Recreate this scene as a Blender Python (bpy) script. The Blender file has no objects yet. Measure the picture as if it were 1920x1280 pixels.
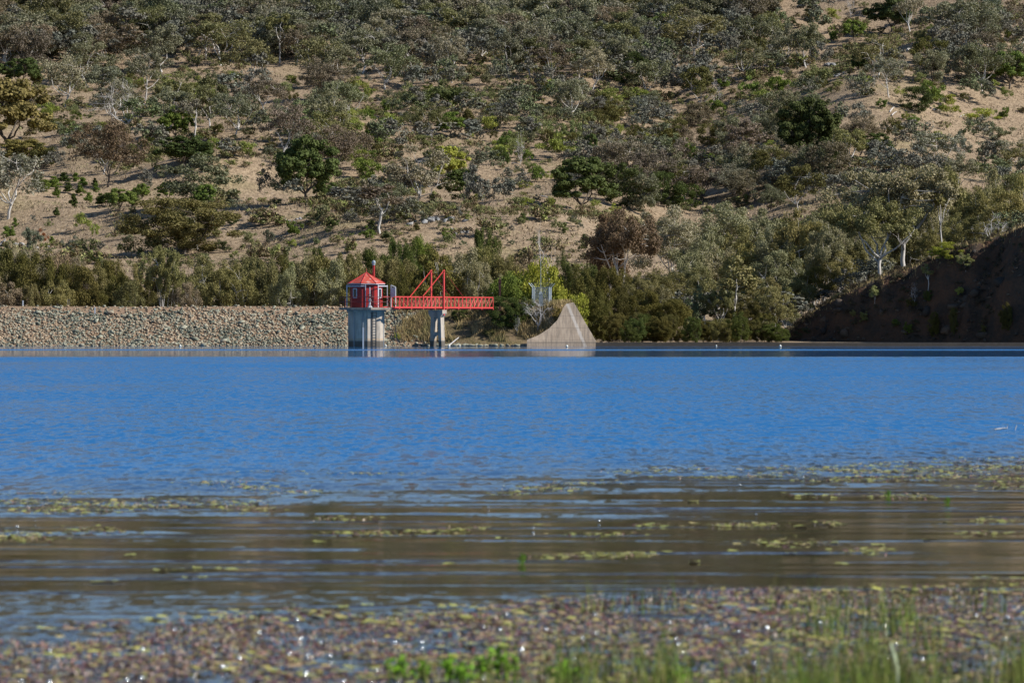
import bpy, math, random
import numpy as np
from mathutils import Vector, Matrix
from math import sin, cos, pi, radians

# ------------------------------------------------------------------ camera, sky, sun, exposure
F = 8000.0            # focal length in photograph pixels (150 mm lens)
HZ = 608.0            # picture row of the horizon
CH = 2.2              # camera height above the water
scene = bpy.context.scene
COL = scene.collection
cam_d = bpy.data.cameras.new("camera")
cam = bpy.data.objects.new("camera", cam_d); COL.objects.link(cam)
cam_d.sensor_width = 36.0; cam_d.lens = 150.0
cam_d.clip_start = 0.5; cam_d.clip_end = 6000
cam.location = (0, 0, CH)
cam.rotation_euler = (radians(90) - math.atan(32 / F), 0, 0)
cam_d.dof.use_dof = True; cam_d.dof.focus_distance = 425; cam_d.dof.aperture_fstop = 4.5
scene.camera = cam

SUN_EL, SUN_AZ = radians(36), radians(77)      # azimuth: to the right of the line from the dam back to the camera
SUN_DIR = Vector((sin(SUN_AZ) * cos(SUN_EL), -cos(SUN_AZ) * cos(SUN_EL), sin(SUN_EL)))
w = bpy.data.worlds.new("World"); scene.world = w; w.use_nodes = True
nt = w.node_tree; nt.nodes.clear()
sky = nt.nodes.new("ShaderNodeTexSky"); sky.sky_type = 'NISHITA'; sky.sun_disc = False
sky.sun_elevation = SUN_EL; sky.sun_rotation = math.atan2(SUN_DIR.x, SUN_DIR.y)
sky.altitude = 1200; sky.air_density = 1.0; sky.dust_density = 0.0; sky.ozone_density = 4.0
bg = nt.nodes.new("ShaderNodeBackground"); bg.inputs[1].default_value = 0.078
wo = nt.nodes.new("ShaderNodeOutputWorld")
nt.links.new(sky.outputs[0], bg.inputs[0]); nt.links.new(bg.outputs[0], wo.inputs[0])
sun_d = bpy.data.lights.new("sun", 'SUN'); sun_d.energy = 5.0; sun_d.angle = radians(0.5); sun_d.color = (1, 0.965, 0.91)
sun = bpy.data.objects.new("sun", sun_d); COL.objects.link(sun)
sun.rotation_euler = SUN_DIR.to_track_quat('Z', 'Y').to_euler()
vs = scene.view_settings
vs.view_transform = 'Standard'; vs.look = 'None'; vs.gamma = 1; vs.use_curve_mapping = False
vs.exposure = 0.56
scene.cycles.max_bounces = 8; scene.cycles.diffuse_bounces = 3; scene.cycles.glossy_bounces = 3
scene.cycles.transmission_bounces = 3; scene.cycles.transparent_max_bounces = 8; scene.cycles.volume_bounces = 0
scene.cycles.caustics_reflective = False; scene.cycles.caustics_refractive = False

rnd = random.Random(11)
rs = np.random.RandomState(5)

# ------------------------------------------------------------------ noise and terrain height
def vnoise(x, y, seed=0):
    x = np.asarray(x, float); y = np.asarray(y, float)
    xi = np.floor(x).astype(np.int64); yi = np.floor(y).astype(np.int64)
    xf = x - xi; yf = y - yi
    u = xf * xf * (3 - 2 * xf); v = yf * yf * (3 - 2 * yf)
    def h(a, b):
        n = (a * 374761393 + b * 668265263 + seed * 974634777) & 0xffffffff
        n = ((n ^ (n >> 13)) * 1274126177) & 0xffffffff
        return ((n ^ (n >> 16)) & 0xffff) / 65535.0 - 0.5
    a, b, c, d = h(xi, yi), h(xi + 1, yi), h(xi, yi + 1), h(xi + 1, yi + 1)
    return (a * (1 - u) + b * u) * (1 - v) + (c * (1 - u) + d * u) * v
def fbm(x, y, seed=0, oct=4):
    s = 0; a = 1.0; f = 1.0
    for i in range(oct):
        s = s + a * vnoise(x * f, y * f, seed + i); a *= 0.5; f *= 2.03
    return s
def sstep(a, b, x):
    t = np.clip((x - a) / (b - a), 0, 1); return t * t * (3 - 2 * t)

HD = [-300, 10, 17, 30, 440, 480, 540, 560, 600, 650, 700, 800, 900, 1050, 1200, 1400, 1700, 2000, 2400]
HZZ = [3, 1.2, 0.15, -1.6, -1.6, -0.8, 0.2, 2.0, 6.0, 12.5, 20.4, 33.5, 48, 71.5, 99, 126, 148, 152, 152]
def h_base(x, y):
    x = np.asarray(x, float); y = np.asarray(y, float)
    z = np.interp(y, HD, HZZ)
    k = sstep(570, 700, y)
    z = z + k * (7.0 * fbm(x / 95, y / 95, 3, 3) + 2.6 * fbm(x / 24, y / 30, 9, 4))
    z = z + k * 5.0 * np.exp(-(((x + 54) / 15) ** 2 + ((y - 775) / 16) ** 2))
    # gully that runs down the slope, and the rounded ridge beside it
    gx = 32 + (y - 700) * 0.02
    z = z - sstep(620, 700, y) * (1 - sstep(900, 1000, y)) * 5.0 * np.exp(-((x - gx) / 14) ** 2)
    z = z + sstep(720, 860, y) * 7.0 * np.exp(-((x - (40 + (y - 700) * 0.22)) / 26) ** 2)
    z = z + sstep(90, 150, np.abs(x)) * (1 - sstep(440, 620, y)) * 9
    # flat spillway channel floor right behind the weir
    ch = sstep(7, 10, x) * (1 - sstep(75, 90, x)) * sstep(427, 429, y) * (1 - sstep(500, 560, y))
    z = z * (1 - ch) + ch * (0.15 + 0.012 * (y - 428))
    return z

WALLX = [0.5, 1.34, 2.68, 3.75, 4.56, 4.83, 5.2, 5.47, 6.22, 8.5]      # wing wall: x in metres
WALLT = [0.40, 0.59, 1.13, 1.82, 2.63, 3.16, 3.97, 4.28, 4.42, 0.42]     # and the height of its top edge
def h_emb(x, y):
    x = np.asarray(x, float); y = np.asarray(y, float)
    n = fbm(x / 5, y / 5, 21, 3)
    bump = np.exp(-((x + 3.5) / 5.0) ** 2)
    toe = 431.5 - 1.2 * bump + 0.9 * fbm(x / 4, y * 0 + 3, 5, 2) * sstep(-13, -9, x)
    L = 9.0 - 6.6 * sstep(0.5, 5, x)
    t = (y - toe) / L
    crest = 4.05 + 0.1 * fbm(x / 9, y / 9, 2, 2)
    up = -0.55 + t * (crest + 0.55)
    up = np.where(t > 0, up + 0.9 * np.sin(np.clip(t, 0, 1) * pi) * sstep(-11, -6, x) * (1 + 1.2 * n), up)
    z = np.minimum(up, crest)
    z = z - np.clip(y - (toe + L + 6.0), 0, 99) * 0.62
    z = np.where(x > 5.9, np.minimum(z, 4.2 - (x - 5.9) * 1.75), z)
    return np.maximum(z, -3.0)

SPX = [24.8, 27.4, 29.8, 31.5, 34.2, 37.7, 43.0, 47.5, 51.7, 56.5, 75, 120]
SPZ = [0.2, 1.0, 2.9, 4.5, 5.7, 7.3, 9.2, 10.6, 12.1, 13.3, 16, 19]
def h_spur(x, y):
    x = np.asarray(x, float); y = np.asarray(y, float)
    cap = np.interp(x * 438 / (438 + np.clip(y - 438, -20, 80) * 1.25), SPX, SPZ) - 0.025 * np.clip(y - 445, 0, 99)
    # foot line from (26.5,456) to (53,432)
    dx, dy = 25.5, -23.0; L = math.hypot(dx, dy)
    s = ((x - 25.8) * (-dy) + (y - 456) * dx) / L       # distance behind the foot line
    rough = fbm(x / 4.2, y / 4.2, 31, 5)
    z = 2.2 * s * (1 + 0.45 * fbm(x / 5, y / 5, 33, 2)) + 4.6 * rough * sstep(0, 2, s) + 3.6 * fbm(((x - 27) * dx + (y - 456) * dy) / L / 2.4, s / 9, 38, 2) * sstep(0, 1.5, s)
    c2 = cap + 0.35 * fbm(x / 2.5, y / 2.5, 36, 3)
    k = 0.8
    z = np.minimum(z, c2) - k * np.exp(-np.abs(z - c2) / k) * 0.5
    z = np.where(x < 25.5, np.minimum(z, 0.4 - (25.5 - x) * 0.7), z)
    z = z * (1 - sstep(500, 560, y))
    return np.maximum(z, -3.0)

def h_all(x, y):
    z = h_base(x, y)
    e = np.where((np.asarray(x) < 9) & (np.asarray(y) < 470), h_emb(x, y), -9)
    s = np.where(np.asarray(x) > 22, h_spur(x, y), -9)
    return np.maximum(np.maximum(z, e), s)

def H(x, y): return float(h_all(np.array([x]), np.array([y]))[0])
def P(px, py, D): return Vector(((px - 960) / F * D, D, CH + (HZ - py) / F * D))
_DD = np.arange(560.0, 1500.0, 1.0)
def hit(px, py):
    """the point of the hillside seen at photograph pixel (px, py)"""
    x = (px - 960) / F * _DD; z = CH + (HZ - py) / F * _DD
    below = h_all(x, _DD) >= z
    i = int(np.argmax(below)) if below.any() else len(_DD) - 1
    D = float(_DD[i]); return Vector(((px - 960) / F * D, D, H((px - 960) / F * D, D)))

# ------------------------------------------------------------------ object helpers
def tag(o, label=None, cat=None, group=None, kind=None):
    if label: o["label"] = label
    if cat: o["category"] = cat
    if group: o["group"] = group
    if kind: o["kind"] = kind
    return o
def thing(name, label, cat, loc=(0, 0, 0), rz=0, group=None):
    o = bpy.data.objects.new(name, None); COL.objects.link(o)
    o.location = loc; o.rotation_euler = (0, 0, rz); o.empty_display_size = 0.3
    return tag(o, label, cat, group)
def link(name, mesh, parent=None, loc=None, label=None):
    o = bpy.data.objects.new(name, mesh); COL.objects.link(o)
    if parent: o.parent = parent
    if loc is not None: o.location = loc
    if label: o["label"] = label
    return o

class MB:
    """collects shapes into one mesh"""
    def __init__(s): s.v = []; s.f = []
    def add(s, vs, fs):
        n = len(s.v); s.v += [tuple(p) for p in vs]; s.f += [tuple(i + n for i in f) for f in fs]; return s
    def box(s, c, d, rz=0, rot=None):
        R = rot if rot is not None else Matrix.Rotation(rz, 3, 'Z')
        vs = [Vector(c) + R @ Vector((x * d[0] / 2, y * d[1] / 2, z * d[2] / 2)) for x in (-1, 1) for y in (-1, 1) for z in (-1, 1)]
        return s.add(vs, [(0, 1, 3, 2), (4, 6, 7, 5), (0, 4, 5, 1), (2, 3, 7, 6), (0, 2, 6, 4), (1, 5, 7, 3)])
    def tube(s, pts, rad, n=6, cap=True):
        pts = [Vector(p) for p in pts]
        if not hasattr(rad, '__len__'): rad = [rad] * len(pts)
        base = len(s.v)
        for i, p in enumerate(pts):
            d = (pts[min(i + 1, len(pts) - 1)] - pts[max(i - 1, 0)]).normalized()
            a = d.cross(Vector((0.31, 0.17, 0.93)) if abs(d.z) < 0.9 else Vector((1, 0.1, 0))).normalized(); b = d.cross(a)
            for k in range(n):
                t = 2 * pi * k / n; s.v.append(tuple(p + (a * cos(t) + b * sin(t)) * rad[i]))
        for i in range(len(pts) - 1):
            for k in range(n):
                A = base + i * n + k; B = base + i * n + (k + 1) % n
                s.f.append((A, B, B + n, A + n))
        if cap:
            s.f.append(tuple(base + k for k in range(n))[::-1]); s.f.append(tuple(base + (len(pts) - 1) * n + k for k in range(n)))
        return s
    def bar(s, a, b, wd, n=4): return s.tube([a, b], wd * 0.6, n)
    def prism(s, n, r, z0, z1, rot=0, c=(0, 0), r1=None):
        r1 = r if r1 is None else r1
        vs = [(c[0] + r * sin(rot + 2 * pi * k / n), c[1] - r * cos(rot + 2 * pi * k / n), z0) for k in range(n)]
        vs += [(c[0] + r1 * sin(rot + 2 * pi * k / n), c[1] - r1 * cos(rot + 2 * pi * k / n), z1) for k in range(n)]
        fs = [(k, (k + 1) % n, n + (k + 1) % n, n + k) for k in range(n)] + [tuple(range(n))[::-1], tuple(range(n, 2 * n))]
        return s.add(vs, fs)
    def lathe(s, prof, n=12, c=(0, 0, 0)):
        vs = []; fs = []
        for r, z in prof:
            for k in range(n): vs.append((c[0] + r * cos(2 * pi * k / n), c[1] + r * sin(2 * pi * k / n), c[2] + z))
        for i in range(len(prof) - 1):
            for k in range(n): fs.append((i * n + k, i * n + (k + 1) % n, (i + 1) * n + (k + 1) % n, (i + 1) * n + k))
        fs += [tuple(range(n))[::-1], tuple((len(prof) - 1) * n + k for k in range(n))]
        return s.add(vs, fs)
    def mesh(s, name, mat, smooth=False):
        m = bpy.data.meshes.new(name); m.from_pydata(s.v, [], s.f); m.materials.append(mat)
        if smooth: m.polygons.foreach_set("use_smooth", [True] * len(m.polygons))
        m.update(); return m
    def build(s, name, mat, parent=None, smooth=False, label=None): return link(name, s.mesh(name, mat, smooth), parent, label=label)

def np_mesh(name, v, quads, mat, smooth=False):
    """v (n,3); quads (m,k) faces of equal size"""
    m = bpy.data.meshes.new(name); v = np.ascontiguousarray(v, dtype=np.float32); q = np.ascontiguousarray(quads, dtype=np.int32)
    m.vertices.add(len(v)); m.vertices.foreach_set("co", v.ravel())
    m.loops.add(q.size); m.loops.foreach_set("vertex_index", q.ravel())
    m.polygons.add(len(q)); m.polygons.foreach_set("loop_start", np.arange(0, q.size, q.shape[1], dtype=np.int32))
    m.polygons.foreach_set("loop_total", np.full(len(q), q.shape[1], dtype=np.int32))
    if smooth: m.polygons.foreach_set("use_smooth", np.ones(len(q), dtype=bool))
    m.materials.append(mat); m.update(calc_edges=True); m.validate(); return m

def grid_mesh(name, xs, ys, hf, mat, smooth=True):
    X, Y = np.meshgrid(xs, ys); Z = hf(X.ravel(), Y.ravel())
    v = np.stack([X.ravel(), Y.ravel(), Z], 1); nx, ny = len(xs), len(ys)
    i = np.arange((ny - 1) * (nx - 1)); r = i // (nx - 1); c = i % (nx - 1); a = r * nx + c
    return np_mesh(name, v, np.stack([a, a + 1, a + nx + 1, a + nx], 1), mat, smooth)

# ------------------------------------------------------------------ materials
class N:
    def __init__(s, name):
        s.m = bpy.data.materials.new(name); s.m.use_nodes = True; s.t = s.m.node_tree; s.t.nodes.clear()
        s.out = s.t.nodes.new("ShaderNodeOutputMaterial")
    def n(s, typ, ins=None, **kw):
        o = s.t.nodes.new("ShaderNode" + typ)
        for k, v in kw.items(): setattr(o, k, v)
        for k, v in (ins or {}).items():
            if isinstance(v, bpy.types.NodeSocket): s.t.links.new(v, o.inputs[k])
            else: o.inputs[k].default_value = v
        return o
    def link(s, a, b): s.t.links.new(a, b)
    def co(s, scale=(1, 1, 1), kind='Object'):
        tc = s.n("TexCoord"); return s.n("Mapping", {0: tc.outputs[kind], 3: scale}).outputs[0]
    def noise(s, co, scale, detail=4, rough=0.55): return s.n("TexNoise", {"Vector": co, "Scale": scale, "Detail": detail, "Roughness": rough})
    def ramp(s, fac, stops, interp='LINEAR'):
        r = s.n("ValToRGB", {0: fac}); e = r.color_ramp.elements; r.color_ramp.interpolation = interp
        while len(e) < len(stops): e.new(0.5)
        for k, (p, c) in enumerate(stops): e[k].position = p; e[k].color = (*c, 1) if len(c) == 3 else c
        return r.outputs[0]
    def mix(s, f, a, b, blend='MIX'):
        m = s.n("Mix", data_type='RGBA', blend_type=blend)
        for k, v in ((0, f), (6, a), (7, b)):
            if isinstance(v, bpy.types.NodeSocket): s.t.links.new(v, m.inputs[k])
            else: m.inputs[k].default_value = (*v, 1) if hasattr(v, '__len__') and len(v) == 3 else v
        return m.outputs[2]
    def math(s, op, a, b=0.0, clamp=False):
        return s.n("Math", {0: a, 1: b}, operation=op, use_clamp=clamp).outputs[0]
    def bsdf(s, col, rough=0.8, spec=0.3, **ins):
        d = {"Base Color": (*col, 1) if hasattr(col, '__len__') else col, "Roughness": rough, "Specular IOR Level": spec}; d.update(ins)
        b = s.n("BsdfPrincipled", d); s.link(b.outputs[0], s.out.inputs[0]); return b
    def bump(s, h, strength=0.5, dist=0.1): return s.n("Bump", {"Height": h, "Strength": strength, "Distance": dist}).outputs[0]

def m_leaf():
    n = N("foliage")
    oi = n.n("ObjectInfo"); g = n.n("NewGeometry")
    v = n.ramp(g.outputs["Random Per Island"], [(0, (0.85,) * 3), (0.7, (1.2,) * 3), (1, (1.65,) * 3)])
    c = n.mix(1.0, oi.outputs["Color"], v, 'MULTIPLY')
    nz = n.noise(n.co(), 5.0, 2).outputs[0]
    warm = n.mix(nz, (0.97, 1.0, 0.98), (1.15, 1.0, 0.82))
    c = n.mix(0.8, c, warm, 'MULTIPLY')
    b = n.n("BsdfPrincipled", {"Base Color": c, "Roughness": 0.7, "Specular IOR Level": 0.08})
    t = n.n("BsdfTranslucent", {"Color": n.mix(1.0, c, (1.0, 1.15, 0.5), 'MULTIPLY')})
    mx = n.n("MixShader", {0: 0.16, 1: b.outputs[0], 2: t.outputs[0]})
    n.link(mx.outputs[0], n.out.inputs[0]); return n.m
def m_leaf_multi(name, stops, scale=0.12):
    """foliage of a mass: hue drifts from plant to plant"""
    n = N(name); g = n.n("NewGeometry")
    nz = n.n("TexNoise", {"Vector": n.co(), "Scale": scale, "Detail": 2}).outputs[0]
    c = n.ramp(nz, stops)
    v = n.ramp(g.outputs["Random Per Island"], [(0, (0.8,) * 3), (0.7, (1.15,) * 3), (1, (1.7,) * 3)])
    c = n.mix(1.0, c, v, 'MULTIPLY'); n.bsdf(c, 0.8, 0.08); return n.m
def m_bark(name, light, dark, thr=0.5):
    n = N(name); nz = n.noise(n.co((1, 1, 0.35)), 9, 4).outputs[0]
    c = n.ramp(nz, [(thr - 0.12, light), (thr + 0.12, dark)]); n.bsdf(c, 0.8, 0.2); return n.m
def m_paint(name, col, wear, amount=0.6, scale=6, rough=0.5):
    n = N(name); co = n.co(); nz = n.noise(co, scale, 6, 0.7).outputs[0]
    f = n.ramp(nz, [(amount - 0.04, (0, 0, 0)), (amount + 0.06, (1, 1, 1))])
    c = n.mix(n.noise(co, 1.3, 3).outputs[0], tuple(x * 0.8 for x in col), tuple(min(1, x * 1.2) for x in col))
    c = n.mix(f, c, wear); n.bsdf(c, rough, 0.4); return n.m
def m_plain(name, col, rough=0.7, var=0.25, scale=4, metal=0.0):
    n = N(name); nz = n.noise(n.co(), scale, 5).outputs[0]
    c = n.mix(nz, tuple(x * (1 - var) for x in col), tuple(min(1, x * (1 + var)) for x in col)); n.bsdf(c, rough, 0.35, Metallic=metal); return n.m

def m_hill():
    n = N("dry_grass_hillside"); co = n.co()
    big = n.noise(co, 0.012, 5, 0.6).outputs[0]; mid = n.noise(co, 0.09, 5, 0.65).outputs[0]
    fine = n.noise(n.co((1, 0.5, 1)), 1.6, 6, 0.75).outputs[0]
    fine = n.ramp(fine, [(0.34, (0, 0, 0)), (0.62, (1, 1, 1))])
    grass = n.mix(fine, (0.17, 0.12, 0.073), (0.40, 0.30, 0.195))
    litter = n.mix(fine, (0.12, 0.082, 0.053), (0.37, 0.275, 0.18))
    yg = n.mix(fine, (0.12, 0.10, 0.045), (0.30, 0.25, 0.12))
    c = n.mix(n.ramp(mid, [(0.42, (0, 0, 0)), (0.62, (1, 1, 1))]), grass, litter)
    c = n.mix(n.ramp(n.noise(n.co(), 0.05, 4).outputs[0], [(0.55, (0, 0, 0)), (0.72, (0.7,) * 3)]), c, yg)
    sep = n.n("SeparateXYZ", {0: n.co()})
    up = n.math('MULTIPLY', n.math('SUBTRACT', sep.outputs[1], 720.0), 1 / 260.0, True)      # litter under the woods higher up
    up = n.math('MULTIPLY', up, n.ramp(big, [(0.4, (0.35,) * 3), (0.6, (1, 1, 1))]))
    c = n.mix(n.math('MULTIPLY', up, 0.75), c, litter)
    # stone showing through
    vo = n.n("TexVoronoi", {"Vector": n.co((1, 0.8, 1)), "Scale": 0.55}).outputs["Distance"]
    st = n.math('MULTIPLY', n.ramp(vo, [(0.06, (1, 1, 1)), (0.13, (0, 0, 0))]), n.ramp(n.noise(co, 0.035, 3).outputs[0], [(0.52, (0, 0, 0)), (0.62, (1, 1, 1))]))
    c = n.mix(n.math('MULTIPLY', st, 0.7), c, (0.36, 0.34, 0.31))
    b = n.bsdf(c, 0.95, 0.1); n.link(n.bump(n.noise(co, 1.1, 6, 0.7).outputs[0], 0.9, 0.5), b.inputs["Normal"]); return n.m
def m_soil(name, a, b_, c_, scale=0.8):
    n = N(name); co = n.co(); f = n.noise(co, scale, 6, 0.7).outputs[0]; g = n.noise(co, scale * 5, 5, 0.7).outputs[0]
    c = n.mix(n.ramp(f, [(0.4, (0, 0, 0)), (0.6, (1, 1, 1))]), n.mix(g, a, b_), n.mix(g, tuple(x * 0.5 for x in c_), c_))
    b = n.bsdf(c, 0.95, 0.1); n.link(n.bump(g, 0.9, 0.25), b.inputs["Normal"]); return n.m
def m_rock(name, stops, scale=0.25):
    n = N(name); g = n.n("NewGeometry"); co = n.co()
    mixf = n.math('ADD', n.math('MULTIPLY', g.outputs["Random Per Island"], 0.75), n.math('MULTIPLY', n.math('SUBTRACT', n.noise(co, scale, 3).outputs[0], 0.5), 2.4), True)
    c = n.ramp(mixf, stops)
    c = n.mix(0.7, c, n.ramp(n.noise(co, 7, 5, 0.7).outputs[0], [(0.3, (0.6,) * 3), (0.7, (1.25,) * 3)]), 'MULTIPLY')
    # the band of the bank that the water keeps wet and coats with pale scale
    z = n.n("SeparateXYZ", {0: g.outputs["Position"]}).outputs[2]
    wet = n.ramp(n.math('ADD', z, n.math('MULTIPLY', n.noise(co, 1.5, 2).outputs[0], 0.25)), [(0.28, (1, 1, 1)), (0.36, (0, 0, 0))])
    c = n.mix(n.math('MULTIPLY', wet, 0.55), c, (0.26, 0.235, 0.17))
    b = n.bsdf(c, 0.9, 0.2); n.link(n.bump(n.noise(co, 12, 5, 0.7).outputs[0], 0.6, 0.05), b.inputs["Normal"]); return n.m
def m_concrete(name, base, dark, stain=True):
    n = N(name); co = n.co(); z = n.n("SeparateXYZ", {0: n.n("NewGeometry").outputs["Position"]}).outputs[2]
    f = n.noise(co, 1.2, 6, 0.65).outputs[0]; streak = n.noise(n.co((2.0, 2.0, 0.3)), 1.3, 4, 0.6).outputs[0]
    c = n.mix(n.ramp(f, [(0.35, (0, 0, 0)), (0.65, (1, 1, 1))]), base, tuple(x * 0.8 for x in base))
    c = n.mix(n.ramp(streak, [(0.46, (0, 0, 0)), (0.62, (0.7,) * 3)]), c, dark)
    if stain:
        wet = n.ramp(z, [(0.50, (1, 1, 1)), (0.68, (0, 0, 0))])
        c = n.mix(n.math('MULTIPLY', wet, 0.82), c, (0.045, 0.04, 0.032))
        band = n.ramp(n.math('ADD', z, n.math('MULTIPLY', f, 0.3)), [(0.75, (0, 0, 0)), (0.9, (1, 1, 1)), (1.15, (0, 0, 0))])
        c = n.mix(n.math('MULTIPLY', band, 0.5), c, (0.42, 0.25, 0.10))
    b = n.bsdf(c, 0.85, 0.2); n.link(n.bump(n.noise(co, 9, 6, 0.7).outputs[0], 0.4, 0.04), b.inputs["Normal"]); return n.m

def m_water():
    n = N("water"); tc = n.n("TexCoord").outputs["Object"]; sp = n.n("SeparateXYZ", {0: tc}); X, Y = sp.outputs[0], sp.outputs[1]
    def band(a, b, v):        # smooth 0..1 between a and b
        return n.n("MapRange", {0: v, 1: a, 2: b, 3: 0.0, 4: 1.0}, interpolation_type='SMOOTHSTEP').outputs[0]
    wob = n.noise(n.n("Mapping", {0: tc, 3: (0.012, 0.03, 1)}).outputs[0], 1.0, 3).outputs[0]
    Yf = n.math('ADD', Y, n.math('MULTIPLY', n.math('SUBTRACT', wob, 0.5), 14.0))
    # wind lanes: ruffled from the weedy near water out to 285 m, a thin lane at 360..375 m, glassy between and along the dam
    lane1 = n.math('MULTIPLY', band(357, 361, Yf), n.math('SUBTRACT', 1.0, band(374, 379, Yf)))
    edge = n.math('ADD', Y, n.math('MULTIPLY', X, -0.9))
    n2 = n.noise(n.n("Mapping", {0: tc, 3: (0.16, 0.5, 1)}).outputs[0], 1.0, 5, 0.6).outputs[0]
    near = n.math('ADD', edge, n.math('MULTIPLY', n.math('SUBTRACT', n2, 0.5), 62.0))
    lane2 = n.math('MULTIPLY', band(50, 72, near), n.math('SUBTRACT', 1.0, band(274, 296, Yf)))
    # narrow slicks of ripple across the calm near water
    n3 = n.noise(n.n("Mapping", {0: tc, 3: (0.20, 1.9, 1)}).outputs[0], 1.0, 4, 0.55).outputs[0]
    n4 = n.noise(n.n("Mapping", {0: tc, 3: (0.10, 0.10, 1)}).outputs[0], 1.0, 2, 0.5).outputs[0]
    lane3 = n.math('MULTIPLY', band(0.57, 0.595, n3), band(0.38, 0.50, n4))
    lane3 = n.math('MULTIPLY', lane3, n.math('MULTIPLY', n.math('SUBTRACT', 1.0, band(70, 90, Y)), band(20, 24, Y)))
    lane3 = n.math('MAXIMUM', lane3, n.math('MULTIPLY', n.math('MULTIPLY', n.math('SUBTRACT', 1.0, band(29, 37, Y)), band(0.45, 0.60, n.noise(tc, 5.0, 3).outputs[0])), 0.6))
    ruf = n.math('MAXIMUM', n.math('MAXIMUM', lane1, lane2), lane3)
    def waves(sc, scale, d):
        c = n.n("TexNoise", {"Vector": n.n("Mapping", {0: tc, 3: sc}).outputs[0], "Scale": scale, "Detail": d, "Roughness": 0.6}).outputs["Color"]
        return n.n("VectorMath", {0: c, 1: (0.5, 0.5, 0.5)}, operation='SUBTRACT').outputs[0]
    big = waves((0.7, 1.0, 1), 2.3, 3); gust = waves((0.3, 0.12, 1), 0.35, 3)
    g1 = n.math('ADD', n.math('MULTIPLY', n.n("SeparateXYZ", {0: gust}).outputs[0], 0.9), 0.95)
    amp = n.math('MULTIPLY', n.math('MULTIPLY', ruf, WAVE_AMP), g1)
    v = n.n("VectorMath", {0: big, "Scale": amp}, operation='SCALE').outputs[0]
    # slow glassy ripples on the calm parts
    sw = waves((0.25, 1.9, 1), 1.5, 3)
    v = n.n("VectorMath", {0: v, 1: n.n("VectorMath", {0: sw, "Scale": 0.05}, operation='SCALE').outputs[0]}, operation='ADD').outputs[0]
    s = n.n("SeparateXYZ", {0: v})
    rib = n.math('MULTIPLY', n.math('SUBTRACT', n.noise(n.n("Mapping", {0: tc, 3: (0.05, 2.6, 1)}).outputs[0], 1.0, 3, 0.5).outputs[0], 0.5), 0.10)
    fl = n.noise(n.n("Mapping", {0: tc, 3: (2.6, 0.5, 1)}).outputs[0], 1.0, 5, 0.7).outputs[0]
    f2 = n.noise(n.n("Mapping", {0: tc, 3: (5.5, 1.3, 1)}).outputs[0], 1.0, 4, 0.7).outputs[0]
    f3 = n.noise(n.n("Mapping", {0: tc, 3: (0.05, 0.03, 1)}).outputs[0], 1.0, 3, 0.6).outputs[0]
    fl = n.math('ADD', n.math('MULTIPLY', fl, 0.5), n.math('MULTIPLY', f2, 0.5))
    fl = n.math('ADD', fl, n.math('MULTIPLY', n.math('SUBTRACT', f3, 0.5), 0.24))
    fl = n.n("MapRange", {0: fl, 1: 0.42, 2: 0.56, 3: -1.3, 4: 3.6}).outputs[0]
    fl = n.math('ADD', n.math('MULTIPLY', fl, n.n("MapRange", {0: Y, 1: 56, 2: 80, 3: 0.5, 4: 1.0}).outputs[0]), n.n("MapRange", {0: Y, 1: 50, 2: 62, 3: 0.95, 4: 0.0}).outputs[0])
    y2 = n.math('SUBTRACT', n.math('ADD', s.outputs[1], rib), n.math('MULTIPLY', n.math('MULTIPLY', ruf, WAVE_BIAS), fl))      # ripples lean before the breeze
    nn = n.n("CombineXYZ", {0: s.outputs[0], 1: y2, 2: 1.0})
    nn = n.n("VectorMath", {0: nn.outputs[0]}, operation='NORMALIZE').outputs[0]
    col = n.mix(band(50, 75, edge), (0.030, 0.022, 0.012), (0.016, 0.115, 0.29))  # brown shallows; strong blue farther out partly stands in for sky reflection
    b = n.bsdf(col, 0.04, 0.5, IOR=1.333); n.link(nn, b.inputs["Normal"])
    n.link(n.math('ADD', n.math('MULTIPLY', ruf, 0.10), 0.05), b.inputs["Roughness"])
    return n.m
WAVE_AMP, WAVE_BIAS = 0.42, 0.085
HAZE = 0.0

M = {}
M['leaf'] = m_leaf()
M['bark'] = m_bark("pale_bark", (0.52, 0.49, 0.45), (0.17, 0.14, 0.11), 0.56)
M['dbark'] = m_bark("dark_bark", (0.13, 0.105, 0.085), (0.05, 0.04, 0.03))
M['dead'] = m_bark("dead_wood", (0.50, 0.47, 0.44), (0.22, 0.19, 0.17), 0.6)
M['hill'] = m_hill()
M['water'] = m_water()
M['crest'] = m_soil("dam_soil", (0.20, 0.13, 0.085), (0.42, 0.29, 0.20), (0.30, 0.21, 0.13))
M['mound'] = m_soil("bank_soil", (0.12, 0.085, 0.05), (0.27, 0.20, 0.12), (0.16, 0.13, 0.06))
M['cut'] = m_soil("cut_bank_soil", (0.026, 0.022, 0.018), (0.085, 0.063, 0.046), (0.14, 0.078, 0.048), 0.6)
M['riprap'] = m_rock("riprap_stone", [(0.0, (0.11, 0.115, 0.085)), (0.2, (0.22, 0.23, 0.175)), (0.36, (0.36, 0.335, 0.25)), (0.52, (0.32, 0.255, 0.175)), (0.75, (0.27, 0.185, 0.12)), (1.0, (0.46, 0.35, 0.235))])
M['stone'] = m_rock("grey_stone", [(0, (0.22, 0.22, 0.22)), (1, (0.42, 0.40, 0.37))])
M['conc'] = m_concrete("tower_concrete", (0.47, 0.40, 0.32), (0.22, 0.19, 0.155))
M['wallc'] = m_concrete("wall_concrete", (0.27, 0.225, 0.18), (0.15, 0.125, 0.10), False)
M['weirc'] = m_plain("weir_concrete", (0.13, 0.11, 0.09), 0.9, 0.4, 2)
M['red'] = m_paint("red_paint", (0.30, 0.016, 0.014), (0.45, 0.16, 0.12), 0.72, 8)
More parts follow.
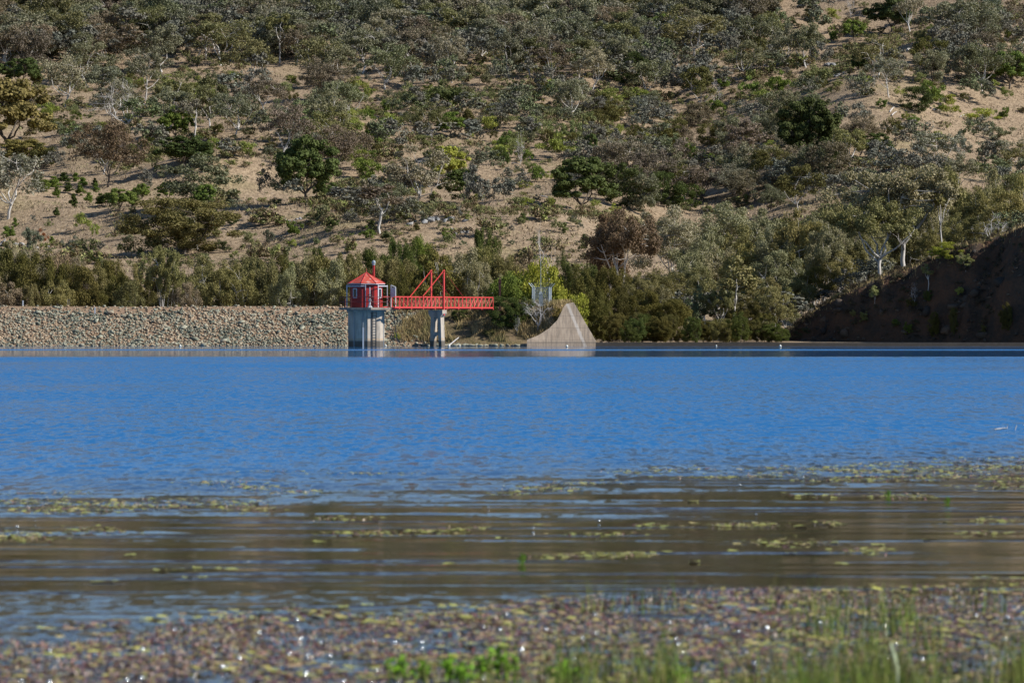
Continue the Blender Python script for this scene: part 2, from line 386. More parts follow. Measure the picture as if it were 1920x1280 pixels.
M['bred'] = m_paint("bridge_red_paint", (0.50, 0.042, 0.036), (0.45, 0.20, 0.16), 0.7, 8)
M['roof'] = m_paint("roof_red_paint", (0.42, 0.07, 0.045), (0.45, 0.32, 0.27), 0.60, 2.2)
M['dred'] = m_plain("dark_red_rail", (0.10, 0.02, 0.018), 0.6)
M['white'] = m_plain("white_paint", (0.46, 0.48, 0.50), 0.5, 0.1)
M['glass'] = m_plain("window_dark", (0.02, 0.025, 0.035), 0.15)
M['galv'] = m_plain("galvanised_steel", (0.28, 0.32, 0.34), 0.5, 0.15, 4, 0.3)
M['rust'] = m_plain("rusty_steel", (0.06, 0.022, 0.018), 0.8)
M['dark'] = m_plain("dark_pipe", (0.03, 0.03, 0.033), 0.6)
M['buoy'] = m_plain("buoy_plastic", (0.62, 0.62, 0.56), 0.5, 0.2)

# ------------------------------------------------------------------ ground, water, dam, bank
ys = np.concatenate([np.arange(-200, 420, 10), np.arange(420, 620, 3), np.arange(620, 1250, 3.5), np.arange(1250, 2401, 20)])
def hb(x, y):
    z = h_base(x, y)
    z = np.where((x < 8.5) & (y > 425) & (y < 462), np.minimum(z, -1.8), z)
    return z
o = link("hillside", grid_mesh("hillside", np.arange(-420, 421, 3.5), ys, hb, M['hill'])); tag(o, kind="structure")
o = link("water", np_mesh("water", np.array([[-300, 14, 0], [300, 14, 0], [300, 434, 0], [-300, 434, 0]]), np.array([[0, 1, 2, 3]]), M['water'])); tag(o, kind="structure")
o = link("dam_embankment", grid_mesh("dam_embankment", np.arange(-130, -8.9, 0.5), np.arange(427, 462, 0.45), lambda x, y: h_emb(x, y), M['crest']))
tag(o, "long low earth dam with brown crest behind its stone facing", "dam")
o = link("earth_bank", grid_mesh("earth_bank", np.arange(-9, 9.1, 0.3), np.arange(427, 462, 0.3), lambda x, y: h_emb(x, y), M['mound']))
tag(o, kind="structure")
def hs(x, y): return np.where(y < 560, h_spur(x, y), -3)
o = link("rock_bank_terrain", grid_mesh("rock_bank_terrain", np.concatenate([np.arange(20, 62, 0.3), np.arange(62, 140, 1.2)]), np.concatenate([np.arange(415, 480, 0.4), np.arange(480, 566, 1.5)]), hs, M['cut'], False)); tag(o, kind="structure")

# ------------------------------------------------------------------ rocks
def rock_proto(seed, n=14):
    import bmesh
    r = random.Random(seed); bm = bmesh.new()
    for _ in range(n):
        v = Vector((r.gauss(0, 1), r.gauss(0, 1), r.gauss(0, 1))).normalized(); bm.verts.new((v.x * 0.62, v.y * 0.5, v.z * 0.4))
    res = bmesh.ops.convex_hull(bm, input=bm.verts)
    for g in [e for e in res["geom_interior"] if isinstance(e, bmesh.types.BMVert)]: bm.verts.remove(g)
    bm.verts.ensure_lookup_table(); bm.verts.index_update()
    v = np.array([q.co[:] for q in bm.verts]); f = np.array([[q.index for q in fc.verts] for fc in bm.faces]); bm.free(); return v, f
ROCKS = [rock_proto(100 + i) for i in range(14)]
def rot_rand(r):
    q = np.array([r.gauss(0, 1) for _ in range(4)]); q /= np.linalg.norm(q); a, b, c, d = q
    return np.array([[1 - 2 * (c * c + d * d), 2 * (b * c - a * d), 2 * (b * d + a * c)], [2 * (b * c + a * d), 1 - 2 * (b * b + d * d), 2 * (c * d - a * b)], [2 * (b * d - a * c), 2 * (c * d + a * b), 1 - 2 * (b * b + c * c)]])
def rock_field(name, pts, sizes, mat, seed):
    r = random.Random(seed); V = []; Q = []; off = 0
    for p, s in zip(pts, sizes):
        v, f = ROCKS[r.randrange(len(ROCKS))]; R = rot_rand(r)
        vv = (v * s) @ R.T * np.array([1.1, 1.0, 0.8]) + np.array(p); V.append(vv); Q.append(f + off); off += len(v)
    return np_mesh(name, np.concatenate(V), np.concatenate(Q), mat)
pts = []; sz = []
for i in range(17000):
    x = rnd.uniform(-66, -8.0); t = rnd.uniform(-0.02, 1.0); y = 431.5 + 9.0 * t + rnd.uniform(-.3, .3)
    if x > -12 and rnd.random() < (x + 12) / 5 + (0.3 if t < 0.6 else 0): continue
    if t > 0.86 + 0.06 * sin(x * 0.35) and rnd.random() < 0.75: continue
    s = rnd.uniform(0.13, 0.34) * (1.35 if rnd.random() < 0.1 else 1)
    pts.append((x, y, 0)); sz.append(s)
pts = np.array(pts); pts[:, 2] = h_all(pts[:, 0], pts[:, 1]) + 0.02 + rs.uniform(-.06, .1, len(pts))
o = link("riprap_stones", rock_field("riprap_stones", pts, sz, M['riprap'], 3)); tag(o, "tan and grey broken stones facing the dam down to the water", "riprap", kind="stuff")
# the largest blocks of the facing and of the shore below the bridge, each by itself
big_mesh = []
for k in range(8):
    v, f = ROCKS[k]; big_mesh.append(np_mesh("boulder", v, f, M['riprap']))
for k in range(46):
    x = -50 + 41 * k / 46 + rnd.uniform(-.4, .4); t = rnd.choice([0.02, 0.2, 0.4, 0.6, 0.75]) + rnd.uniform(0, .1); y = 431.5 + 9 * t
    o = link("boulder", big_mesh[k % 8], None, (x, y, H(x, y) + 0.12)); s = rnd.uniform(0.5, 0.8); o.scale = (s * 1.2, s, s * 0.8)
    o.rotation_euler = (rnd.uniform(-.4, .4), rnd.uniform(-.4, .4), rnd.uniform(0, 6.28))
    tag(o, "one of the larger broken blocks standing out of the dam's stone facing", "boulder", "larger blocks in the dam's stone facing")
for k in range(34):
    x = -9.6 + 13.6 * k / 34 + rnd.uniform(-.15, .15); y = 430.4 - 1.0 * math.exp(-((x + 3.5) / 5) ** 2) + rnd.uniform(-.2, .5)
    o = link("shore_rock", big_mesh[k % 8], None, (x, y, 0.08)); s = rnd.uniform(0.35, 0.75); o.scale = (s * 1.3, s, s * 0.8)
    o.rotation_euler = (rnd.uniform(-.3, .3), rnd.uniform(-.3, .3), rnd.uniform(0, 6.28))
    tag(o, "one of the pale wet rocks along the waterline beside the bridge pier", "rock", "wet rocks along the shore below the grassy bank")

# ------------------------------------------------------------------ intake tower
TD = 421.0; TX = (686.8 - 960) / F * TD
def zt(py, D=TD): return CH + (HZ - py) / F * D
tw = thing("intake_tower", "octagonal concrete intake tower carrying a red hut, standing in the water before the dam", "tower", (TX, TD, 0))
DZ = 3.85     # deck top
MB().prism(8, 1.80, -2.0, DZ - 0.24, radians(6)).build("shaft", M['conc'], tw)
dk = MB().prism(8, 2.72, DZ - 0.22, DZ, radians(12)); dk.box((2.45, 0.1, DZ - 0.12), (1.0, 1.5, 0.205), radians(20)).build("deck", M['wallc'], tw)
MB().prism(8, 1.95, DZ - 0.42, DZ - 0.225, radians(6)).build("deck_collar", M['conc'], tw)
HW = 2.42
hr = radians(-13)
hut = MB().prism(8, 1.66, DZ + 0.003, DZ + HW, hr).build("hut_wall", M['red'], tw)
pb = MB()
for k in range(8):      # corrugation ribs on each wall sheet
    a0, a1 = hr + k * pi / 4, hr + (k + 1) * pi / 4
    for j in range(1, 9):
        t = j / 9; x = 1.66 * (sin(a0) * (1 - t) + sin(a1) * t); y = -1.66 * (cos(a0) * (1 - t) + cos(a1) * t)
        pb.box((x, y, DZ + HW / 2), (0.035, 0.035, HW - 0.04), (a0 + a1) / 2)
pb.build("wall_ribs", M['red'], hut)
roof = MB(); n8 = 8; RZ = DZ + HW - 0.02; RA = RZ + 1.02
roof.prism(8, 1.93, RZ - 0.05, RZ, hr).prism(8, 1.91, RZ + 0.003, RA, hr, r1=0.05)
ro = roof.build("roof", M['roof'], tw)
hp = MB()
for k in range(8):
    a = hr + k * pi / 4; hp.tube([(1.92 * sin(a), -1.92 * cos(a), RZ + 0.02), (0.05 * sin(a), -0.05 * cos(a), RA + 0.02)], 0.035, 5)
hp.build("hip_capping", M['bred'], ro)
MB().lathe([(0.09, 0), (0.07, 0.1), (0.03, 0.2), (0.02, 0.42), (0.004, 0.5)], 8, (0, 0, RA - 0.02)).build("finial", M['red'], ro)
gt = MB()
for k in range(8):
    a0, a1 = hr + k * pi / 4, hr + (k + 1) * pi / 4
    gt.bar((1.9 * sin(a0), -1.9 * cos(a0), RZ - 0.10), (1.9 * sin(a1), -1.9 * cos(a1), RZ - 0.10), 0.07)
gt.build("gutter", M['white'], ro)
# window in the wall sheet left of centre
am = hr - pi / 8; wr = 1.66 * cos(pi / 8)
def on_wall(a, off, z, out=0.03): return Vector((sin(a) * (wr + out) + cos(a) * off, -cos(a) * (wr + out) + sin(a) * off, z))
for a_, off in ((am, -0.18), (hr + 3 * pi / 8, 0.12)):
    wf = MB()
    for dx, dz, sx, sz_ in ((-0.21, 0, 0.07, 0.94), (0.21, 0, 0.07, 0.94), (0, 0.44, 0.35, 0.07), (0, -0.44, 0.35, 0.07)):
        wf.box(on_wall(a_, off + dx, DZ + 1.42 + dz, 0.05), (sx, 0.06, sz_), a_)
    f_ = wf.build("window", M['white'], tw); MB().box(on_wall(a_, off, DZ + 1.42, 0.035), (0.34, 0.04, 0.80), a_).build("pane", M['glass'], f_)
dfr = MB(); ad = hr + pi / 8
for dx, dz, sx, sz_ in ((-0.42, -0.35, 0.07, 2.0), (0.42, -0.35, 0.07, 2.0), (0, 0.68, 0.77, 0.07)): dfr.box(on_wall(ad, dx + 0.1, DZ + 1.36 + dz, 0.05), (sx, 0.05, sz_), ad)
dr = MB().box(on_wall(ad, 0.1, DZ + 1.01, 0.03), (0.76, 0.05, 1.96), ad).build("door", M['red'], tw); dfr.build("door_frame", M['dred'], dr)
for a in (radians(-64), radians(0), radians(36), radians(96), radians(140), radians(205), radians(250)):
    p = Vector((2.08 * sin(a), -2.08 * cos(a), DZ)); MB().box(p + Vector((0, 0, 1.12)), (0.07, 0.07, 2.22), a).build("eave_post", M['white'], tw)
for a0, a1 in ((-64, 0), (36, 96)):
    a0 = radians(a0); a1 = radians(a1)
    MB().bar((2.08 * sin(a0), -2.08 * cos(a0), DZ + 2.10), (2.08 * sin(a1), -2.08 * cos(a1), DZ + 2.10), 0.09).build("eave_beam", M['white'], tw)
# railing
rl = MB(); NP = 16
ra = [radians(12) + 2 * pi * k / NP for k in range(NP)]
def rr(k):
    a = ra[k % NP]; R = 2.64 * (1 if k % 2 == 0 else cos(pi / 8)); return Vector((R * sin(a), -R * cos(a), DZ))
for k in range(NP):
    MB().box(rr(k) + Vector((0, 0, 0.53)), (0.06, 0.06, 1.06), ra[k]).build("railing_post", M['dred'], tw)
for z in (0.55, 1.05):
    for k in range(NP):
        if k in (3, 4) : continue
        rl.tube([rr(k) + Vector((0, 0, z)), rr(k + 1) + Vector((0, 0, z))], 0.028, 5)
rl.build("handrail", M['dred'], tw)
# gate valve pedestal with handwheel
vx, vy = 0.42, -2.2
pd = MB().lathe([(0.26, 0), (0.2, 0.1), (0.11, 0.35), (0.10, 0.6), (0.17, 0.66), (0.17, 0.78), (0.05, 0.8), (0.045, 1.95), (0.01, 2.0)], 12, (vx, vy, DZ + 0.003)).build("valve_pedestal", M['white'], tw)
hwm = MB(); R_ = 0.27
hwm.tube([(vx + R_ * cos(t), vy - 0.14, DZ + 1.02 + R_ * sin(t)) for t in [2 * pi * k / 20 for k in range(21)]], 0.032, 5)
for k in range(3): t = k * pi / 3; hwm.bar((vx + R_ * cos(t), vy - 0.14, DZ + 1.02 + R_ * sin(t)), (vx - R_ * cos(t), vy - 0.14, DZ + 1.02 - R_ * sin(t)), 0.035)
hwm.build("handwheel", M['dark'], pd)
# flue with cowl rising from the roof
fl = MB().tube([(0.72, 0.3, RZ + 0.3), (0.72, 0.3, zt(497))], 0.125, 10).build("vent_pipe", M['red'], tw)
MB().lathe([(0.15, 0), (0.15, 0.12), (0.18, 0.16), (0.19, 0.34), (0.14, 0.42), (0.02, 0.5)], 12, (0.72, 0.3, zt(497))).build("vent_cowl", M['galv'], fl)
# ladder, pipes and depth gauge on the shaft
ld = MB(); la = radians(30); n_ = Vector((sin(la), -cos(la), 0)); t_ = Vector((cos(la), sin(la), 0)); b0 = n_ * 1.715
for s in (-0.2, 0.2): ld.tube([b0 + t_ * s + Vector((0, 0, -0.6)), b0 + t_ * s + Vector((0, 0, DZ + 0.9))], 0.028, 5)
for k in range(15): ld.tube([b0 - t_ * 0.2 + Vector((0, 0, 0.1 + k * 0.27)), b0 + t_ * 0.2 + Vector((0, 0, 0.1 + k * 0.27))], 0.018, 5)
ld.build("ladder", M['dark'], tw)
for a, zl, mt in ((-39, -0.5, 'galv'), (-9, -0.5, 'galv'), (19, -0.5, 'dark'), (84, -0.5, 'galv')):
    fc = 28.5 + 45 * round((a - 28.5) / 45); R9 = 1.663 / cos(radians(a - fc)) + 0.035; a = radians(a); MB().tube([(R9 * sin(a), -R9 * cos(a), zl), (R9 * sin(a), -R9 * cos(a), DZ - 0.43)], 0.035, 6).build("pipe", M[mt], tw)
MB().box((-0.24, -1.80, 0.75), (0.15, 0.05, 2.3)).build("depth_gauge", M['white'], tw)
# security gate where the bridge meets the deck
gx, gy = 2.75, -0.3
gm = MB()
for p, q in (((gx + .14, gy, DZ), (gx + .14, gy, DZ + 2.02)), ((gx - .32, gy + .25, DZ), (gx - .32, gy + .25, DZ + 2.2)), ((gx + .14, gy, DZ + 2.02), (gx - .32, gy + .25, DZ + 2.2))): gm.bar(p, q, 0.08)
ga = gm.build("gate_frame", M['white'], tw); MB().box((gx - .09, gy + .125, DZ + 1.5), (0.42, 0.03, 0.95), radians(-28)).build("gate_panel", M['white'], ga)
MB().tube([(2.72, -0.2, DZ - 0.2), (2.78, -0.1, 2.6), (2.92, 0.4, 1.3), (3.0, 3.0, 0.6), (3.1, 7, 0.35)], 0.055, 6).build("hose", M['dark'], tw)

# ------------------------------------------------------------------ footbridge (runs away from the tower to the bank)
al = radians(49); ax = Vector((cos(al), sin(al), 0)); wv = Vector((-sin(al), cos(al), 0)); BW = 1.5
B0 = Vector(((738 - 960) / F * 420.3, 420.3, 0)) ; BL = 14.0
br = thing("footbridge", "red steel truss footbridge hung from two masts between the tower and the bank", "bridge")
zb, zt_ = DZ + 0.02, DZ + 1.06
NPAN = 24
for s, nm in ((-1, 'near'), (1, 'far')):
    o0 = B0 + wv * (s * BW / 2); ch_ = MB(); vt = MB(); dg = MB()
    A, Bp = o0 - ax * 0.7, o0 + ax * BL
    ch_.box((A + Bp) / 2 + Vector((0, 0, zt_)), ((Bp - A).length, 0.1, 0.1), al)
    ch_.box((A + Bp) / 2 + Vector((0, 0, zb)), ((Bp - A).length, 0.1, 0.15), al)
    ch_.build("truss_chord", M['bred'], br)
    for k in range(NPAN + 1):
        p = o0 + ax * (BL * k / NPAN); dg.box(p + Vector((0, 0, (zb + zt_) / 2)), (0.06, 0.05, zt_ - zb - 0.11), al)
        if k < NPAN:
            q = o0 + ax * (BL * (k + 1) / NPAN); up = (k // 6) % 2 == 0
            a_, b_ = (p + Vector((0, 0, zb + .06)), q + Vector((0, 0, zt_ - .06))) if not up else (p + Vector((0, 0, zt_ - .06)), q + Vector((0, 0, zb + .06)))
            dg.bar(a_, b_, 0.05)
    dg.build("truss_lattice", M['bred'], br)
dkm = MB()
dkm.box(B0 + ax * (BL / 2) + Vector((0, 0, zb - 0.0)), (BL, BW - 0.22, 0.06), al); dkm.build("walkway", M['galv'], br)
cb = MB()
for k in range(9): cb.box(B0 + ax * (BL * k / 8) + Vector((0, 0, zb - 0.14)), (0.1, BW + 0.1, 0.1), al)
cb.build("cross_beams", M['bred'], br)
PM = 6.45      # distance of the masts along the bridge
for s in (-1, 1):
    base = B0 + ax * PM + wv * (s * (BW / 2 + 0.10)); top = base + Vector((0, 0, zt(506, 425.5)))
    mst = MB().box(base + Vector((0, 0, (DZ - 0.75 + top.z) / 2)), (0.15, 0.15, top.z - DZ + 0.75), al).build("mast", M['bred'], br)
    MB().prism(4, 0.2, top.z - 0.16, top.z + 0.02, al, (top.x, top.y), 0.05).build("mast_cap", M['bred'], mst)
    MB().tube([top - Vector((0, 0, .08)), base - ax * 3.1 + Vector((0, 0, zt_ + .05))], 0.05, 5).build("stay_rod", M['bred'], br)
    MB().tube([top - Vector((0, 0, .08)), base + ax * 2.9 + Vector((0, 0, zt_ + .05))], 0.02, 5).build("stay_cable", M['red'], br)
# pier
pr = thing("bridge_pier", "tapering two-legged concrete pier standing in the shallows under the red footbridge", "pier", (0, 0, 0))
pc = B0 + ax * PM
def pier_pt(u, z): return pc + wv * u + Vector((0, 0, z))
def slab(mb, prof, th):
    """outline in the pier's plane (u,z) given depth th along the bridge"""
    n = len(prof); vs = [pier_pt(u, z) - ax * th / 2 for u, z in prof] + [pier_pt(u, z) + ax * th / 2 for u, z in prof]
    mb.add(vs, [tuple(range(n)), tuple(range(2 * n - 1, n - 1, -1))] + [(k, k + n, (k + 1) % n + n, (k + 1) % n) for k in range(n)])
ZC = DZ - 0.22
cp = MB(); slab(cp, [(-0.95, ZC), (0.95, ZC), (0.95, ZC - 0.35), (0.66, ZC - 0.72), (-0.66, ZC - 0.72), (-0.95, ZC - 0.35)], 0.62); cp.build("pier_cap", M['conc'], pr)
for s in (-1, 1):
    lg = MB(); slab(lg, [(s * 0.66, ZC - 0.722), (s * 0.86, -1.6), (s * 0.48, -1.6), (s * 0.22, ZC - 0.722)][::s], 0.52); lg.build("leg", M['conc'], pr)
ti = MB(); slab(ti, [(-0.29, 1.45), (0.29, 1.45), (0.38, 0.95), (0.2, 1.15), (0, 1.22), (-0.2, 1.15), (-0.38, 0.95)], 0.5); ti.build("tie_beam", M['conc'], pr)

# ------------------------------------------------------------------ wing wall, weir
def wing_wall():
    nx, nz = 60, 16; xs = np.linspace(1.5, 8.45, nx); V = []; 
    T = np.interp(xs, WALLX, WALLT)
    for back in (0, 1):
        for i, x in enumerate(xs):
            for k in range(nz):
                z = -1.0 + (T[i] + 1.0) * k / (nz - 1)
                y = 428.3 + 0.30 * z + 0.05 * (5.9 - x) ** 2 * (1 if x < 5.9 else 0) * -0.35 + (x - 5.9) * 0.12
                V.append((x, y + 0.45 * back, z - 0.0))
    Fc = []; S = nx * nz
    for i in range(nx - 1):
        for k in range(nz - 1):
            a = i * nz + k; Fc.append((a, a + nz, a + nz + 1, a + 1)); Fc.append((a + S, a + S + 1, a + S + nz + 1, a + S + nz))
        a = i * nz + nz - 1; Fc.append((a, a + nz, a + nz + S, a + S))
    for k in range(nz - 1):
        a = k; Fc.append((a, a + 1, a + 1 + S, a + S)); a = (nx - 1) * nz + k; Fc.append((a, a + S, a + S + 1, a + 1))
    m = MB(); m.v = V; m.f = Fc; return m
def m_wing():
    n = N("wing_wall_concrete"); co = n.co(); z = n.n("SeparateXYZ", {0: co})
    f = n.noise(co, 1.1, 6, 0.65).outputs[0]; streak = n.noise(n.co((4.5, 1, 0.35)), 1.4, 5, 0.7).outputs[0]
    c = n.mix(n.ramp(f, [(0.3, (0, 0, 0)), (0.7, (1, 1, 1))]), (0.42, 0.325, 0.235), (0.29, 0.22, 0.155))
    c = n.mix(n.ramp(streak, [(0.45, (0, 0, 0)), (0.62, (0.6,) * 3)]), c, (0.14, 0.115, 0.09))
    # pale run of lime leaking down the face
    lx = n.math('SUBTRACT', z.outputs[0], n.math('ADD', 7.35, n.math('MULTIPLY', z.outputs[2], -0.42)))
    run = n.ramp(n.math('ADD', n.math('ABSOLUTE', lx), n.math('MULTIPLY', n.math('SUBTRACT', streak, 0.5), 0.35)), [(0.10, (1, 1, 1)), (0.22, (0, 0, 0))])
    c = n.mix(n.math('MULTIPLY', run, 0.6), c, (0.55, 0.49, 0.42))
    wet = n.ramp(z.outputs[2], [(0.30, (0.4,) * 3), (0.36, (1, 1, 1)), (0.52, (0, 0, 0))]); c = n.mix(n.math('MULTIPLY', wet, 0.75), c, (0.10, 0.085, 0.07))
    jl = n.math('ABSOLUTE', n.math('SUBTRACT', n.math('FRACT', n.math('MULTIPLY', z.outputs[2], 0.82)), 0.5)); c = n.mix(n.ramp(jl, [(0.0, (0.6,) * 3), (0.03, (0, 0, 0))]), c, (0.12, 0.095, 0.075))
    b = n.bsdf(c, 0.85, 0.2); n.link(n.bump(n.noise(co, 9, 6, 0.7).outputs[0], 0.4, 0.04), b.inputs["Normal"]); return n.m
o = wing_wall().build("wing_wall", m_wing()); tag(o, "curved grey concrete wing wall with pale streaks between the bank and the spillway", "wall")
wm = MB(); wm.box((44, 427.9, -0.32), (71.2, 0.9, 1.4)).box((44, 427.2, -0.46), (71.2, 0.5, 1.1))
o = wm.build("spillway_weir", m_plain("weir_concrete_dark", (0.075, 0.062, 0.05), 0.9, 0.5, 2.5)); tag(o, "long low concrete spillway weir lying just above the water", "weir")

hz_m = bpy.data.materials.new("haze_air"); hz_m.use_nodes = True; ht = hz_m.node_tree; ht.nodes.clear()
pv = ht.nodes.new("ShaderNodeVolumePrincipled"); pv.inputs["Color"].default_value = (0.80, 0.88, 1.0, 1); pv.inputs["Density"].default_value = HAZE; pv.inputs["Anisotropy"].default_value = 0.3
hoo = ht.nodes.new("ShaderNodeOutputMaterial"); ht.links.new(pv.outputs[0], hoo.inputs["Volume"])
if HAZE > 0: tag(MB().box((0, 1100, 132.5), (1400, 2700, 277)).build("haze", hz_m), kind="stuff")

# ------------------------------------------------------------------ small fixtures
def post(px, py_top, py_bot, D, lab):
    zb_ = H((px - 960) / F * D, D); t = thing("marker_post", lab, "post", ((px - 960) / F * D, D, zb_), 0, "white marker posts on the dam crest")
    h_ = (py_bot - py_top) / F * D + 0.1
    MB().box((0, 0, h_ / 2), (0.14, 0.1, h_)).build("post_body", M['white'], t); MB().prism(4, 0.11, h_ + 0.002, h_ + 0.05, pi / 4, (0, 0), 0.03).build("post_cap", M['white'], t)
post(43, 568, 576, 441, "white marker post on the dam crest, farther of the two from the tower")
post(178, 572, 582, 439, "white marker post on the dam crest, the one closer to the tower")
# rusty post at the bridge end
p = P(937, 563, 437); t = thing("rusty_post", "dark rusty steel post standing on the bank behind the bridge end", "post", (p.x, p.y, H(p.x, p.y)))
hh = zt(523, 437) - H(p.x, p.y)
MB().box((0, 0, hh * 0.5), (0.16, 0.14, hh)).box((-0.0, 0, hh * 0.5), (0.24, 0.05, hh * 0.98)).build("post_body", M['rust'], t)
MB().box((0, 0, hh - 0.35), (0.34, 0.2, 0.16)).box((0, 0, hh - 0.8), (0.3, 0.18, 0.1)).build("bracket", M['rust'], t)
# fenced instrument compound
FX0, FX1 = P(998, 560, 438).x, P(1029, 560, 438).x; FY0, FY1 = 437.0, 439.3; FZ = 4.05
fn = thing("security_fence", "galvanised chain-link enclosure with outward angled arms around the instrument box", "fence", (0, 0, 0))
wire = MB(); ftop = FZ + 1.95
for x, y, ox, oy in ((FX0, FY0, -1, -.3), (FX1, FY0, 1, -.3), (FX0 + .25, FY1, -1, .5), (FX1 + .25, FY1, 1, .5)):
    pm = MB().tube([(x, y, FZ - 0.3), (x, y, ftop)], 0.055, 8); pm.tube([(x, y, ftop), (x + ox * 0.38, y + oy * 0.2, ftop + 0.42)], 0.035, 6); pm.build("fence_post", M['galv'], fn)
C4 = [Vector((FX0, FY0, 0)), Vector((FX1, FY0, 0)), Vector((FX1 + .25, FY1, 0)), Vector((FX0 + .25, FY1, 0))]
rlm = MB()
for k in range(4):
    a, b = C4[k], C4[(k + 1) % 4]
    rlm.tube([a + Vector((0, 0, ftop - .03)), b + Vector((0, 0, ftop - .03))], 0.03, 6).tube([a + Vector((0, 0, FZ + .1)), b + Vector((0, 0, FZ + .1))], 0.025, 6)
    L_ = (b - a).length; nn_ = int(L_ / 0.13); Hh = ftop - FZ - 0.1
    for j in range(-int(Hh / 0.13), nn_ + 1):
        for sg in (1, -1):
            p0, p1 = j * 0.13, j * 0.13 + Hh; t0 = max(0, -p0 / Hh) if p0 < 0 else 0; t1 = min(1, (L_ - p0) / Hh)
            if t1 <= t0: continue
            q0 = a + (b - a) * ((p0 + t0 * Hh) / L_); q1 = a + (b - a) * ((p0 + t1 * Hh) / L_)
            z0, z1 = FZ + .1 + t0 * Hh, FZ + .1 + t1 * Hh
            if sg < 0: z0, z1 = 2 * FZ + .2 + Hh - z0, 2 * FZ + .2 + Hh - z1
            wire.tube([(q0.x, q0.y, z0), (q1.x, q1.y, z1)], 0.006, 3, False)
rlm.build("fence_rail", M['galv'], fn); wire.build("chain_link", M['galv'], fn)
bw = MB()
for q in (0.4, 0.7, 1.0): bw.tube([(FX0 - .38 * q, FY0 - .06 * q, ftop + .42 * q), (FX1 + .38 * q, FY0 - .06 * q, ftop + .42 * q)], 0.008, 3)
bw.build("barbed_wire", M['galv'], fn)
cxm = P(1014, 560, 438).x
cbn = thing("instrument_cabinet", "pale grey instrument cabinet with a tall thin aerial inside the fence enclosure", "cabinet", (cxm, 438.1, FZ))
MB().box((0, 0, 0.62), (0.42, 0.36, 1.24)).prism(4, 0.3, 1.245, 1.5, pi / 4, (0, 0), 0.12).build("housing", M['galv'], cbn)
ae = MB().tube([(0, 0, 1.45), (0, 0, zt(480, 438) - FZ)], [0.035, 0.018], 6).build("aerial", M['galv'], cbn)
MB().tube([(0, 0, 1.5), (0, 0, 1.9)], 0.06, 6).build("aerial_mount", m_plain("cream_paint", (0.6, 0.55, 0.35), 0.6), cbn)
# floating marker buoys
bu = MB().lathe([(0.02, -0.13), (0.13, -0.09), (0.17, 0), (0.15, 0.1), (0.08, 0.17), (0.05, 0.22), (0.0, 0.24)], 14).mesh("float_body", M['buoy'], True)
ring = MB().lathe([(0.172, -0.02), (0.182, 0), (0.172, 0.02)], 14).mesh("water_line_band", M['dark'])
for px, lab, D in ((338, "small white buoy floating at the foot of the dam stones, farthest from the tower", 419), (588, "small white buoy floating near the dam stones, short of the tower", 422), (723, "small white buoy floating against the tower's sunlit side", 424), (842, "small white buoy floating at the lower end of the pale plank", 420), (862, "small white buoy floating on the bank side of the bridge pier, past the plank", 426), (1063, "small white buoy floating in front of the concrete wing wall", 412), (1343, "tiny white buoy floating before the middle of the weir", 425), (1463, "small white buoy floating before the weir where the dark bank begins", 417)):
    t = thing("buoy", lab, "buoy", ((px - 960) / F * D, D, 0.05), 0, "white buoys strung before the dam"); s = 0.75 if px not in (1343, 862, 588) else 0.5; t.scale = (s,) * 3
    link("float_body", bu, t); link("water_line_band", ring, t)
a, b = P(841, 648, 422), P(860, 632.5, 424)
tag(MB().tube([a, (a + b) / 2 + Vector((0.02, 0, 0.02)), b], [0.07, 0.06, 0.04], 6).build("plank", M['dead']), "pale plank leaning out of the water beside the bridge pier", "plank")
# block on top of the cut bank
q = P(1816, 480, 452); tz = H(q.x, q.y)
o = MB().add([q + Vector(v) for v in ((-.95, 0, -1.2), (.9, -.3, -1.2), (1.15, -.2, .75), (-.8, .1, .25), (-.95, 1.2, -1.2), (.9, 1.2, -1.2), (1.15, 1.2, .75), (-.8, 1.2, .25))], [(0, 1, 2, 3), (5, 4, 7, 6), (4, 0, 3, 7), (1, 5, 6, 2), (3, 2, 6, 7), (4, 5, 1, 0)]).build("concrete_block", M['weirc'])
tag(o, "dark angular concrete block set into the top of the shaded cut bank", "block")

